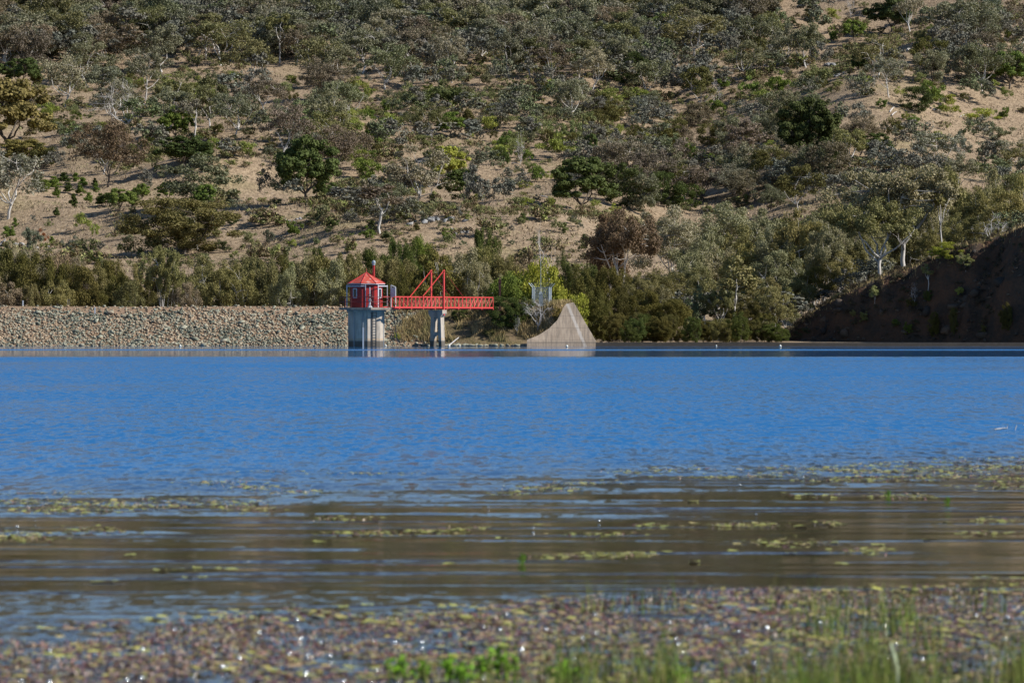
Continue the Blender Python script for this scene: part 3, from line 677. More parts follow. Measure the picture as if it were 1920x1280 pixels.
# ------------------------------------------------------------------ plants: generators (unit height, scaled per plant)
class Buf:
    def __init__(s): s.v = []; s.q = []; s.n = 0
    def tube(s, p, r, n=4):
        p = np.array(p, float); d = np.gradient(p, axis=0); d /= np.linalg.norm(d, axis=1)[:, None] + 1e-9
        ref = np.where(np.abs(d[:, 2:3]) > 0.9, np.array([[1.0, .1, 0]]), np.array([[.2, .1, 1.0]])); a = np.cross(d, ref); a /= np.linalg.norm(a, axis=1)[:, None] + 1e-9; b = np.cross(d, a)
        t = 2 * pi * np.arange(n) / n; r = np.array(r)[:, None, None]
        v = p[:, None, :] + r * (a[:, None, :] * np.cos(t)[None, :, None] + b[:, None, :] * np.sin(t)[None, :, None])
        m = len(p); i = np.arange((m - 1) * n); R = i // n; k = i % n; A = R * n + k; B = R * n + (k + 1) % n
        s.q.append(np.stack([A, B, B + n, A + n], 1) + s.n); s.v.append(v.reshape(-1, 3)); s.n += m * n
    def leaves(s, c, axis, nrm, L, W):
        """diamond leaves: centre, long axis, face normal, length, width"""
        ax_ = axis / (np.linalg.norm(axis, axis=1)[:, None] + 1e-9); b = np.cross(ax_, nrm); b /= np.linalg.norm(b, axis=1)[:, None] + 1e-9
        L = L[:, None] / 2; W = W[:, None] / 2; off = b * 0.0
        v = np.stack([c - ax_ * L, c + b * W - ax_ * L * 0.1, c + ax_ * L, c - b * W + ax_ * L * 0.15], 1)
        m = len(c); s.q.append(np.arange(m * 4).reshape(m, 4) + s.n); s.v.append(v.reshape(-1, 3)); s.n += m * 4
    def mesh(s, name, mat): return np_mesh(name, np.concatenate(s.v), np.concatenate(s.q), mat)
def curve(a, b, r, bend=0.15, n=5, up=0.0):
    a = np.array(a, float); b = np.array(b, float); L = np.linalg.norm(b - a); o = r.normal(0, bend * L, 3); t = np.linspace(0, 1, n)[:, None]
    return a + (b - a) * t + 4 * t * (1 - t) * (o + np.array([0, 0, up * L])) * 0.5 + r.normal(0, 0.02 * L, (n, 3)) * (t * (1 - t) * 4)

def gen_tree(seed, kind, hi=False):
    """returns (trunk arrays, crown arrays, unit width); height 1"""
    r = np.random.RandomState(seed); T = Buf(); C = Buf()
    P_ = dict(fork=0.24, cz=0.61, rx=0.42, rz=0.38, nc=36, rc=0.105, nl=46, L=0.034, W=0.015, tr=0.017, hang=0.5, out=0.8, flat=0.75, limbs=5, hollow=0.35)
    if kind == 'spread': P_.update(rx=0.46, rz=0.25, cz=0.74, nc=46, rc=0.10, nl=50, fork=0.34, tr=0.024, limbs=6, flat=0.75, hollow=0.25)
    if kind == 'gum2': P_.update(rx=0.36, rz=0.42, cz=0.58, nc=34, nl=60, fork=0.18)                       # upright, denser
    if kind == 'round': P_.update(rx=0.46, rz=0.42, cz=0.57, nc=70, nl=46, rc=0.10, fork=0.16, hang=0.2, L=0.028, W=0.013, out=0.8)
    if kind == 'fig': P_.update(rx=0.45, rz=0.42, cz=0.57, nc=95, nl=74, rc=0.095, L=0.030, W=0.024, hang=-0.1, out=1.1, fork=0.2, tr=0.024, flat=0.7, limbs=5, hollow=0.5)
    if kind == 'dense': P_.update(rx=0.48, rz=0.46, cz=0.52, nc=44, nl=64, rc=0.13, L=0.036, W=0.020, hang=0.1, out=0.5, fork=0.12, hollow=0.55)
    if kind == 'oak': P_.update(rx=0.42, rz=0.45, cz=0.53, nc=56, nl=60, rc=0.12, L=0.040, W=0.013, hang=0.3, out=0.6, fork=0.1, hollow=0.4)
    if kind == 'thin': P_.update(rx=0.20, rz=0.27, cz=0.72, nc=12, nl=50, rc=0.085, fork=0.5, tr=0.014, limbs=3)
    if kind == 'bush': P_.update(rx=0.55, rz=0.46, cz=0.50, nc=22, nl=46, rc=0.16, L=0.075, W=0.026, hang=-0.9, out=0.3, fork=0.04, tr=0.015, hollow=0.2, limbs=6)
    if kind == 'wisp': P_.update(rx=0.50, rz=0.44, cz=0.58, nc=18, nl=30, rc=0.15, L=0.11, W=0.016, hang=-1.3, out=0.2, fork=0.03, tr=0.012, hollow=0.2, limbs=7)
    if kind == 'cone': P_.update(rx=0.34, rz=0.48, cz=0.48, nc=26, nl=44, rc=0.13, L=0.09, W=0.022, hang=0.2, out=0.6, fork=0.05, hollow=0.2)
    if kind == 'willow': P_.update(rx=0.52, rz=0.42, cz=0.56, nc=120, nl=170, rc=0.12, L=0.034, W=0.012, hang=1.3, out=0.5, fork=0.12, hollow=0.45)
    if kind == 'dead': P_.update(rx=0.50, rz=0.42, cz=0.56, nc=44, nl=0, fork=0.14, tr=0.020, limbs=7)
    q = P_
    q['nl'] = int(q['nl'] * (1.0 if kind == 'willow' else 2.7)); q['W'] *= 1.45; q['L'] *= 0.98
    if hi: q['nc'] = int(q['nc'] * 1.7); q['nl'] = int(q['nl'] * 2.4); q['L'] *= 0.60; q['W'] *= 0.60; q['rc'] *= 0.82; q['tr'] *= 0.85
    # trunk
    lean = r.normal(0, 0.05, 2); top = np.array([lean[0], lean[1], q['fork']])
    T.tube(curve((0, 0, -0.03), top, r, 0.05, 5), np.linspace(q['tr'], q['tr'] * 0.8, 5), 6)
    # limbs up to crown nodes
    nodes = []; ph0 = r.uniform(0, 6.28)
    for k in range(q['limbs']):
        ph = ph0 + 6.28 * k / q['limbs'] + r.normal(0, 0.35); rad = r.uniform(0.45, 0.8) * q['rx']; z = q['cz'] + r.uniform(-0.35, 0.45) * q['rz']
        if k == 0: rad *= 0.25; z = q['cz'] + 0.4 * q['rz']
        e = np.array([rad * cos(ph) + lean[0], rad * sin(ph) + lean[1], z])
        c = curve(top * np.array([1, 1, r.uniform(0.75, 1.0)]), e, r, 0.16, 7, -0.10)
        T.tube(c, np.linspace(q['tr'] * 0.62, q['tr'] * 0.22, 7), 5)
        for j in (2, 3, 4, 5, 6): nodes.append(c[j])
    nodes = np.array(nodes)
    # clumps
    cs = []
    lop = r.normal(0, 0.22, 3)                 # lopsided outline
    for k in range(q['nc']):
        for _ in range(20):
            d = r.normal(0, 1, 3); d /= np.linalg.norm(d)
            if d[2] < -0.55 and kind not in ('oak', 'cone', 'dense', 'willow', 'bush'): continue
            break
        rr_ = r.uniform(q['hollow'], 1.0) ** 0.6 * (1 + 0.42 * sin(3.1 * math.atan2(d[1], d[0]) + seed) * 0.6 + 0.22 * r.normal() * 0.5)
        sx = 1.0
        if kind == 'cone': sx = np.clip(1.15 - 0.95 * (d[2] * rr_ * 0.5 + 0.5), 0.12, 1.1)
        c = np.array([d[0] * q['rx'] * rr_ * sx, d[1] * q['rx'] * rr_ * sx, q['cz'] + d[2] * q['rz'] * min(rr_, 1.0)])
        c[0] += lop[0] * 0.10; c[1] += lop[1] * 0.10; cs.append(c)
    cs = np.array(cs)
    for c in cs:
        j = int(np.argmin(np.linalg.norm(nodes - c, axis=1) + 0.25 * np.maximum(nodes[:, 2] - c[2], 0)))
        b = curve(nodes[j], c, r, 0.12, 4); T.tube(b, np.linspace(q['tr'] * 0.22, q['tr'] * 0.05, 4), 3 if not hi else 4)
        if kind == 'dead':
            for m in range(5):
                e = c + r.normal(0, 0.07, 3) + (c - np.array([0, 0, q['cz']])) * 0.15; T.tube(curve(b[2 + m % 2], e, r, 0.15, 3), [q['tr'] * 0.10, q['tr'] * 0.06, q['tr'] * 0.03], 3)
        if q['nl']:
            n = int(q['nl'] * r.uniform(0.6, 1.4)); rc = q['rc'] * r.uniform(0.7, 1.3)
            d = r.normal(0, 1, (n, 3)); d /= np.linalg.norm(d, axis=1)[:, None]; u = r.uniform(0.0, 1, n) ** 0.45
            off = d * u[:, None] * rc; off[:, 2] *= q['flat']
            ctr = c + off
            ang = r.normal(0, 0.7, (n, 3)); axis = np.array([0, 0, -q['hang']]) + ang
            nrm = r.normal(0, 1, (n, 3)) * (1 - min(q['out'], 0.9) * 0.7) + d * q['out'] + np.array([0, 0, 0.35 * q['out']])
            if q['out'] > 0.8: axis = np.cross(nrm, r.normal(0, 1, (n, 3)))
            C.leaves(ctr, axis, nrm, q['L'] * r.uniform(0.6, 1.4, n), q['W'] * r.uniform(0.7, 1.3, n))
    tv, tq = np.concatenate(T.v), np.concatenate(T.q)
    cv, cq = (np.concatenate(C.v), np.concatenate(C.q)) if C.v else (None, None)
    ref = cv if cv is not None else tv
    W = np.percentile(ref[:, 0], 99.3) - np.percentile(ref[:, 0], 0.7); zt_m = np.percentile(ref[:, 2], 99.7)
    for a in (tv, cv):
        if a is not None: a /= np.array([W, W, zt_m])      # unit width, unit height
    return tv, tq, cv, cq, W
LIB = {}
def tree_lib(kind, nvar, hi=False, bark='bark'):
    out = []
    for k in range(nvar):
        tv, tq, cv, cq, W = gen_tree(977 * (k + 1) + sum(map(ord, kind)) + (7 if hi else 0), kind, hi)
        out.append((np_mesh(kind + "_trunk", tv, tq, M[bark], True), None if cv is None else np_mesh(kind + "_crown", cv, cq, M['leaf']), (tv, tq, cv, cq)))
    LIB[(kind, hi)] = out
for kd, n_, hi_, bk in (('gum', 7, False, 'bark'), ('gum2', 5, False, 'bark'), ('round', 4, False, 'dbark'), ('fig', 4, False, 'dbark'), ('dense', 4, False, 'dbark'), ('thin', 4, False, 'bark'),
                        ('bush', 5, False, 'dbark'), ('wisp', 5, False, 'dbark'), ('cone', 3, False, 'dbark'), ('dead', 4, False, 'dead'), ('oak', 3, False, 'dbark'),
                        ('gum', 6, True, 'bark'), ('gum2', 4, True, 'bark'), ('dense', 3, True, 'dbark'), ('oak', 4, True, 'dbark'), ('round', 2, True, 'dbark'), ('bush', 3, True, 'dbark'), ('spread', 3, True, 'bark'), ('willow', 1, False, 'dbark'), ('fig', 1, True, 'dbark')):
    tree_lib(kd, n_, hi_, bk)

COLR = {'grey green': (0.140, 0.150, 0.108), 'dusty grey': (0.175, 0.175, 0.145), 'olive': (0.128, 0.130, 0.066), 'brown grey': (0.145, 0.127, 0.105), 'dark green': (0.050, 0.068, 0.026),
        'deep green': (0.060, 0.085, 0.028), 'bright green': (0.105, 0.15, 0.038), 'lime green': (0.185, 0.22, 0.062), 'yellow olive': (0.150, 0.135, 0.052), 'brown': (0.112, 0.086, 0.068),
        'blue grey': (0.12, 0.14, 0.115), 'sage': (0.15, 0.17, 0.085), 'rust brown': (0.22, 0.09, 0.04), 'yellow green': (0.20, 0.23, 0.05), 'dark olive': (0.085, 0.085, 0.032)}
KINDS = {'spread': 'gum_tree', 'gum': 'gum_tree', 'gum2': 'gum_tree', 'thin': 'gum_tree', 'round': 'round_tree', 'fig': 'broadleaf_tree', 'dense': 'bushy_tree', 'oak': 'she_oak', 'dead': 'dead_tree',
         'bush': 'shrub', 'wisp': 'shrub', 'cone': 'young_conifer', 'willow': 'willow_tree'}
WORD = {'spread': 'spreading gum tree', 'gum': 'gum tree', 'gum2': 'upright gum tree', 'thin': 'slender gum tree', 'round': 'round-crowned tree', 'fig': 'broadleaf tree', 'dense': 'bushy tree', 'oak': 'she-oak', 'dead': 'dead tree',
        'bush': 'leafy shrub', 'wisp': 'wispy shrub', 'cone': 'young conifer', 'willow': 'willow'}
CAT = {'bush': 'shrub', 'wisp': 'shrub'}
PLANTS = []      # px, base py, pixel height, pixel width, kind, colour, D (None: the hillside is searched), label, zone
def add(px, py, h, w_, kind, col, D=None, label=None, z=None, hi=False, rz=None): PLANTS.append([px, py, h, w_, kind, col, D, label, z, hi, rz])

# ------------------------------------------------------------------ plants of the hillside placed one by one
A = add
A(165, 133, 72, 55, 'gum', 'grey green', label="pale straight-trunked gum in the dense wood uphill of the bare spreading tree")
A(207, 135, 82, 95, 'gum', 'brown grey'); A(272, 190, 104, 95, 'gum', 'grey green', label="wide gum with a bright forked trunk at the lower edge of the upper wood")
A(42, 168, 58, 78, 'fig', 'deep green', label="dark leafy tree uphill of the golden olive tree at the picture's edge")
A(12, 290, 138, 150, 'fig', 'yellow olive', label="big golden olive tree with clumped crown at the left edge of the hillside")
A(222, 242, 92, 105, 'dead', 'brown', label="bare spreading tree with tangled silver branches uphill of the dense brown round tree")
A(213, 236, 88, 85, 'gum', 'dusty grey'); A(327, 200, 46, 62, 'fig', 'deep green')
A(460, 207, 54, 58, 'gum', 'grey green'); A(112, 266, 38, 26, 'gum2', 'blue grey'); A(140, 272, 42, 42, 'gum', 'blue grey')
A(14, 411, 132, 128, 'gum', 'dusty grey', label="large grey gum with twin white trunks standing on the dry slope at the left edge")
A(202, 353, 128, 116, 'round', 'brown', label="dense purplish brown round-crowned tree on the open slope")
A(290, 302, 76, 66, 'gum2', 'grey green'); A(330, 266, 64, 58, 'fig', 'bright green'); A(350, 318, 62, 108, 'fig', 'deep green')
A(366, 388, 98, 148, 'dense', 'grey green', label="broad grey green tree on the slope between the brown round tree and the grassy knoll")
A(315, 378, 36, 36, 'fig', 'bright green'); A(387, 392, 46, 42, 'fig', 'bright green'); A(275, 368, 52, 34, 'gum2', 'grey green'); A(267, 378, 34, 28, 'fig', 'bright green')
A(345, 478, 106, 196, 'dense', 'olive', label="broad olive gum with white limbs at the foot of the hill behind the dam", hi=True)
A(372, 470, 92, 110, 'gum2', 'olive')
A(225, 396, 42, 54, 'fig', 'bright green'); A(248, 385, 30, 34, 'dense', 'dark green'); A(205, 388, 26, 30, 'fig', 'deep green')
A(45, 312, 50, 98, 'fig', 'yellow olive'); A(104, 330, 52, 48, 'gum', 'blue grey'); A(85, 318, 48, 50, 'bush', 'dark olive')
A(292, 315, 40, 32, 'wisp', 'sage'); A(440, 404, 30, 34, 'gum', 'blue grey'); A(468, 414, 22, 18, 'gum2', 'blue grey')
A(556, 122, 76, 68, 'gum', 'brown grey', label="gum with a thick bright white fork at the wood's edge uphill of the dark round tree")
A(622, 138, 58, 34, 'dead', 'brown', label="dead white trunk with short broken branches above the dark round tree")
A(737, 56, 60, 58, 'gum', 'grey green'); A(757, 34, 44, 40, 'thin', 'grey green'); A(633, 28, 40, 14, 'dead', 'brown')
A(848, 155, 86, 92, 'gum', 'dusty grey', label="gum with bright forked trunk in the clearing above the red bridge masts"); A(875, 140, 58, 30, 'thin', 'grey green'); A(900, 140, 68, 44, 'thin', 'brown grey')
A(776, 132, 76, 78, 'gum', 'brown grey'); A(738, 150, 54, 36, 'dense', 'dark green'); A(605, 195, 84, 96, 'round', 'brown grey', label="dark dense round-crowned tree in the middle of the left slope")
A(495, 212, 70, 82, 'gum', 'brown grey'); A(950, 92, 60, 60, 'gum', 'brown grey'); A(672, 127, 62, 60, 'gum', 'brown grey'); A(700, 130, 64, 55, 'gum', 'brown grey')
A(840, 205, 54, 74, 'bush', 'dark green'); A(533, 304, 114, 92, 'gum', 'brown grey', label="grey gum with a pale trunk rising behind the dark clumped tree")
A(575, 386, 128, 112, 'fig', 'deep green', label="tall dark green tree with leaning trunk and clumped crown beside the grassy knoll")
A(610, 382, 44, 44, 'fig', 'deep green'); A(630, 330, 94, 108, 'round', 'brown grey'); A(508, 388, 78, 54, 'gum', 'grey green'); A(545, 404, 70, 50, 'thin', 'brown grey')
A(778, 394, 122, 120, 'gum', 'dusty grey', label="big grey gum with bare white upper limbs above the red hut"); A(752, 388, 78, 70, 'gum2', 'dusty grey'); A(838, 352, 76, 68, 'fig', 'yellow green', label="lime topped clumped tree on the slope above the bridge masts")
A(868, 382, 64, 66, 'fig', 'deep green'); A(885, 410, 102, 48, 'gum2', 'grey green'); A(903, 406, 70, 30, 'thin', 'grey green'); A(942, 398, 64, 54, 'gum2', 'grey green')
A(845, 260, 48, 58, 'fig', 'bright green'); A(645, 416, 66, 50, 'thin', 'brown grey'); A(663, 412, 60, 44, 'thin', 'brown grey'); A(692, 412, 56, 62, 'gum', 'brown grey'); A(712, 440, 92, 70, 'thin', 'brown grey')
A(735, 402, 60, 66, 'dense', 'grey green'); A(752, 415, 40, 60, 'bush', 'dark olive')
A(990, 132, 98, 74, 'gum', 'grey green', label="tall gum with white stem at the centre of the upper slope"); A(1035, 156, 88, 78, 'gum', 'brown grey'); A(1052, 146, 70, 40, 'thin', 'grey green'); A(1115, 76, 64, 50, 'gum', 'grey green')
A(1155, 92, 80, 84, 'gum', 'brown grey'); A(1110, 122, 32, 40, 'bush', 'yellow olive'); A(1190, 162, 62, 88, 'dense', 'dark green', label="big dark rounded bush casting deep shade in the upper centre")
A(1250, 92, 66, 62, 'fig', 'bright green'); A(1315, 82, 56, 54, 'gum', 'brown grey'); A(1377, 78, 74, 54, 'gum', 'brown grey'); A(1312, 210, 86, 62, 'gum2', 'dark olive', label="dark-trunked upright tree standing alone above the gully"); A(1342, 202, 52, 26, 'dead', 'brown')
A(1090, 404, 108, 120, 'fig', 'deep green', label="wide clumped green tree with forked pale trunk above the wing wall")
A(1172, 388, 82, 100, 'dense', 'dark green', label="dark mass of a bushy tree touching the wide clumped green tree"); A(1240, 388, 66, 70, 'dense', 'deep green'); A(1290, 395, 50, 60, 'dense', 'deep green')
A(1320, 378, 72, 104, 'round', 'brown grey'); A(1412, 384, 66, 94, 'round', 'brown grey'); A(1232, 330, 62, 86, 'gum', 'grey green'); A(1185, 300, 46, 54, 'bush', 'brown grey')
A(1310, 322, 44, 62, 'dense', 'deep green'); A(974, 311, 68, 20, 'dead', 'brown'); A(1110, 297, 46, 28, 'fig', 'deep green'); A(1225, 250, 58, 66, 'gum', 'brown grey'); A(1205, 235, 54, 50, 'gum', 'brown grey')
A(1671, 66, 74, 80, 'fig', 'dark green', label="dark spreading tree on the pale open slope near the top of the picture"); A(1708, 66, 92, 66, 'gum', 'dusty grey', label="gum with a stout white trunk beside the dark spreading tree")
A(1595, 36, 46, 22, 'dead', 'brown'); A(1526, 101, 92, 48, 'thin', 'grey green'); A(1462, 84, 66, 44, 'gum', 'grey green'); A(1600, 78, 40, 42, 'fig', 'bright green')
A(1808, 88, 94, 158, 'gum', 'grey green', label="very wide flat-topped gum high on the right shoulder of the hill"); A(1842, 172, 98, 96, 'gum', 'grey green', label="domed grey gum below the wide flat-topped one")
A(1892, 168, 70, 72, 'fig', 'bright green'); A(1740, 132, 62, 82, 'dense', 'dark olive'); A(1775, 120, 60, 76, 'gum2', 'blue grey'); A(1642, 130, 62, 26, 'thin', 'sage'); A(1612, 139, 40, 36, 'fig', 'deep green')
A(1536, 166, 44, 56, 'bush', 'sage'); A(1460, 176, 42, 38, 'bush', 'bright green'); A(1640, 163, 54, 14, 'dead', 'brown'); A(1722, 212, 50, 66, 'dense', 'dark green'); A(1745, 195, 44, 40, 'bush', 'bright green')
A(1850, 198, 48, 44, 'gum2', 'blue grey'); A(1828, 190, 50, 60, 'gum', 'dusty grey'); A(1515, 322, 136, 108, 'fig', 'dark green', label="tall dark green clumped tree with straight grey trunk in the gully")
A(1570, 278, 86, 44, 'thin', 'grey green'); A(1612, 292, 78, 100, 'round', 'brown grey', label="grey brown domed tree just right of the tall dark gully tree"); A(1636, 300, 50, 66, 'fig', 'deep green'); A(1682, 278, 58, 50, 'wisp', 'dark olive')
A(1802, 307, 60, 40, 'gum', 'blue grey', label="small blue grey gum alone on the open right slope"); A(1485, 322, 26, 40, 'bush', 'bright green'); A(1450, 335, 70, 60, 'gum', 'brown grey'); A(1545, 315, 50, 60, 'dense', 'dark green'); A(1895, 322, 64, 90, 'gum', 'dusty grey')
A(1870, 265, 34, 50, 'bush', 'grey green'); A(1715, 238, 22, 28, 'bush', 'bright green'); A(1783, 222, 30, 34, 'wisp', 'yellow green'); A(1840, 232, 30, 50, 'wisp', 'yellow green'); A(1756, 290, 44, 34, 'wisp', 'lime green'); A(1780, 205, 28, 30, 'wisp', 'yellow green')
for x, y, h, w_ in ((107, 372, 22, 18), (138, 389, 26, 17), (107, 408, 18, 14), (167, 381, 20, 18), (180, 361, 18, 14), (178, 350, 16, 12), (120, 345, 22, 26), (142, 342, 18, 16), (100, 355, 24, 26), (85, 362, 24, 28), (72, 352, 26, 30), (128, 362, 20, 20), (150, 368, 20, 18), (155, 350, 18, 18), (188, 388, 24, 20), (97, 462, 18, 14), (28, 426, 18, 11), (24, 446, 22, 12), (186, 498, 14, 12), (12, 446, 22, 18)):
    A(x, y, h, w_, 'cone', rnd.choice(['bright green', 'deep green', 'bright green']), z='seedling')
for x, y, h, w_, c in ((95, 232, 42, 44, 'lime green'), (383, 196, 46, 38, 'lime green'), (432, 157, 22, 24, 'bright green'), (310, 165, 26, 28, 'lime green'), (360, 165, 30, 36, 'sage'), (130, 165, 22, 24, 'bright green'), (548, 168, 28, 28, 'lime green'), (530, 180, 28, 34, 'sage'), (665, 200, 44, 34, 'sage'),
                       (725, 214, 26, 24, 'bright green'), (760, 206, 46, 42, 'sage'), (820, 202, 40, 52, 'sage'), (895, 216, 44, 38, 'sage'), (705, 277, 54, 54, 'bright green'), (728, 252, 34, 32, 'bright green'), (655, 246, 42, 36, 'lime green'), (770, 243, 42, 30, 'sage'),
                       (915, 252, 34, 34, 'lime green'), (952, 282, 36, 32, 'bright green'), (945, 312, 36, 22, 'deep green'), (690, 342, 46, 62, 'bright green'), (680, 320, 40, 48, 'lime green'), (598, 345, 30, 30, 'bright green'), (462, 300, 34, 34, 'lime green'), (408, 295, 36, 34, 'lime green'), (252, 298, 24, 24, 'lime green'),
                       (1075, 182, 24, 24, 'bright green'), (1145, 198, 32, 44, 'lime green'), (1410, 182, 38, 44, 'bright green'), (1358, 168, 24, 30, 'bright green'), (1430, 194, 26, 52, 'lime green'), (1345, 212, 24, 40, 'bright green'), (1295, 297, 38, 32, 'bright green'), (1005, 343, 36, 30, 'bright green'),
                       (985, 396, 26, 34, 'lime green'), (1035, 396, 26, 22, 'lime green'), (1040, 302, 52, 74, 'lime green'), (1010, 262, 46, 46, 'sage'), (1160, 262, 30, 30, 'lime green'), (1215, 272, 22, 24, 'yellow green'), (1325, 305, 24, 26, 'bright green'), (1120, 395, 20, 34, 'lime green'), (1155, 408, 26, 26, 'yellow green'),
                       (155, 434, 36, 28, 'lime green'), (178, 452, 32, 18, 'lime green'), (230, 420, 20, 14, 'lime green'), (220, 438, 20, 14, 'blue grey'), (465, 470, 38, 28, 'sage'), (548, 444, 30, 30, 'bright green'), (548, 470, 22, 18, 'lime green'), (505, 456, 26, 22, 'blue grey'), (625, 432, 26, 24, 'deep green'),
                       (432, 425, 16, 26, 'dark green'), (405, 420, 18, 16, 'dark green'), (690, 450, 26, 24, 'bright green'), (862, 415, 24, 11, 'deep green'), (837, 455, 18, 24, 'bright green'), (60, 470, 44, 36, 'blue grey'), (76, 462, 34, 22, 'rust brown'), (62, 420, 16, 10, 'rust brown'), (133, 478, 36, 30, 'blue grey'),
                       (1655, 205, 20, 22, 'bright green'), (1750, 200, 22, 24, 'lime green'), (1562, 78, 26, 16, 'bright green'), (1515, 88, 22, 16, 'bright green'), (1625, 165, 22, 30, 'lime green'), (1690, 45, 22, 26, 'bright green'), (1560, 45, 30, 26, 'lime green')):
    A(x, y, h, w_, 'wisp' if c in ('lime green', 'sage', 'yellow green', 'rust brown') else 'bush', c)

# ------------------------------------------------------------------ woods of the hillside (each tree by itself)
def fill(x0, y0, x1, y1, n, kinds, cols, h0, h1, wr=(0.8, 1.15), mind=17, line=None):
    got = 0
    if 'gum' in kinds and h1 >= 54: h0 *= 1.12; h1 *= 1.28; mind *= 1.12
    for _ in range(n * 12):
        if got >= n: break
        x, y = rnd.uniform(x0, x1), rnd.uniform(y0, y1)
        if line and not line(x, y): continue
        sc = 0.8 + 0.5 * (y / 400)
        if any(abs(x - q[0]) < mind * sc and abs(y - q[1]) < mind * 0.55 * sc for q in PLANTS if q[6] is None): continue
        k = rnd.choice(kinds); h = rnd.uniform(h0, h1); ww = h * rnd.uniform(*wr)
        if k == 'thin': ww *= 0.62
        A(x, y, h, ww, k, rnd.choice(cols)); got += 1
G4 = ['grey green', 'dusty grey', 'brown grey', 'grey green', 'olive']
TK = ['gum', 'gum', 'gum', 'gum2', 'thin', 'dense']
fill(-10, 10, 345, 140, 100, TK, G4, 52, 76, (0.9, 1.3), 14); fill(345, 5, 960, 125, 140, TK, G4, 48, 74, (0.9, 1.3), 14); fill(960, 5, 1440, 120, 110, TK, G4, 48, 74, (0.9, 1.3), 14)
fill(640, 105, 960, 148, 8, ['gum', 'gum2'], G4, 46, 66); fill(960, 100, 1240, 160, 14, TK, G4, 42, 64); fill(1150, 125, 1400, 190, 16, TK, G4, 42, 64)
fill(1440, 8, 1700, 60, 8, ['gum', 'thin'], G4, 36, 56); fill(1740, 60, 1930, 185, 20, ['gum', 'gum2', 'dense'], ['grey green', 'blue grey', 'brown grey'], 42, 66)
fill(1130, 300, 1560, 400, 30, ['gum', 'dense', 'round', 'gum2'], ['grey green', 'brown grey', 'dark olive', 'brown grey', 'dusty grey'], 46, 72, (0.9, 1.3), 20)
fill(1090, 205, 1330, 290, 16, ['gum', 'dense', 'bush'], ['grey green', 'brown grey', 'dark olive', 'sage'], 32, 50, (0.9, 1.3))
fill(1560, 310, 1930, 400, 20, ['gum', 'gum2'], ['grey green', 'dusty grey', 'olive'], 46, 64, (0.9, 1.2), 20)
fill(620, 395, 770, 440, 8, ['thin', 'gum', 'bush'], ['brown grey', 'dusty grey'], 34, 54)
fill(1370, 230, 1500, 300, 8, ['gum', 'dense'], ['grey green', 'dark olive'], 40, 60)
GT = ['gum', 'gum', 'gum2', 'gum', 'thin']
fill(440, 160, 1110, 320, 34, GT, G4, 50, 74, (0.85, 1.2), 26); fill(60, 160, 460, 330, 14, GT, G4, 50, 76, (0.85, 1.2), 28); fill(1380, 110, 1900, 300, 14, GT, G4, 44, 66, (0.8, 1.1), 26); fill(880, 290, 1120, 400, 5, GT, G4, 46, 60, (0.8, 1.1), 26)
fill(440, 155, 1110, 305, 92, ['wisp', 'bush', 'wisp', 'bush', 'gum2'], ['sage', 'sage', 'bright green', 'lime green', 'grey green', 'dark olive'], 16, 34, (0.8, 1.3), 12)
fill(930, 190, 1260, 300, 44, ['bush', 'wisp', 'gum'], ['sage', 'grey green', 'lime green', 'dark olive'], 22, 44, (0.9, 1.4), 12)
fill(60, 150, 460, 300, 44, ['wisp', 'bush', 'bush'], ['sage', 'grey green', 'lime green', 'dark olive'], 16, 34, (0.9, 1.4), 12)
fill(1380, 60, 1900, 300, 46, ['wisp', 'bush'], ['sage', 'lime green', 'bright green', 'dark olive'], 12, 26, (0.8, 1.4), 14)
fill(500, 400, 1110, 470, 22, ['bush', 'cone', 'wisp'], ['deep green', 'sage', 'dark olive'], 9, 20, (0.8, 1.2), 14)
fill(850, 320, 1080, 400, 14, ['wisp', 'bush'], ['sage', 'lime green'], 12, 24, (0.9, 1.3), 16)
fill(0, 410, 460, 480, 12, ['wisp', 'bush'], ['sage', 'grey green', 'dark green'], 10, 22, (0.8, 1.3), 18)

# ------------------------------------------------------------------ trees at the foot of the hill, behind the dam and behind the weir
def near(px, top, w_, D, kind, col, label=None, rz=None, z=None, base=None):
    """top: picture row of the crown's top; the tree stands on the ground at distance D"""
    x = (px - 960) / F * D; zb_ = H(x, D) if base is None else base; py = HZ - (zb_ - CH) * F / D
    A(px, py, py - top, w_, kind, col, D, label, z, True, rz)
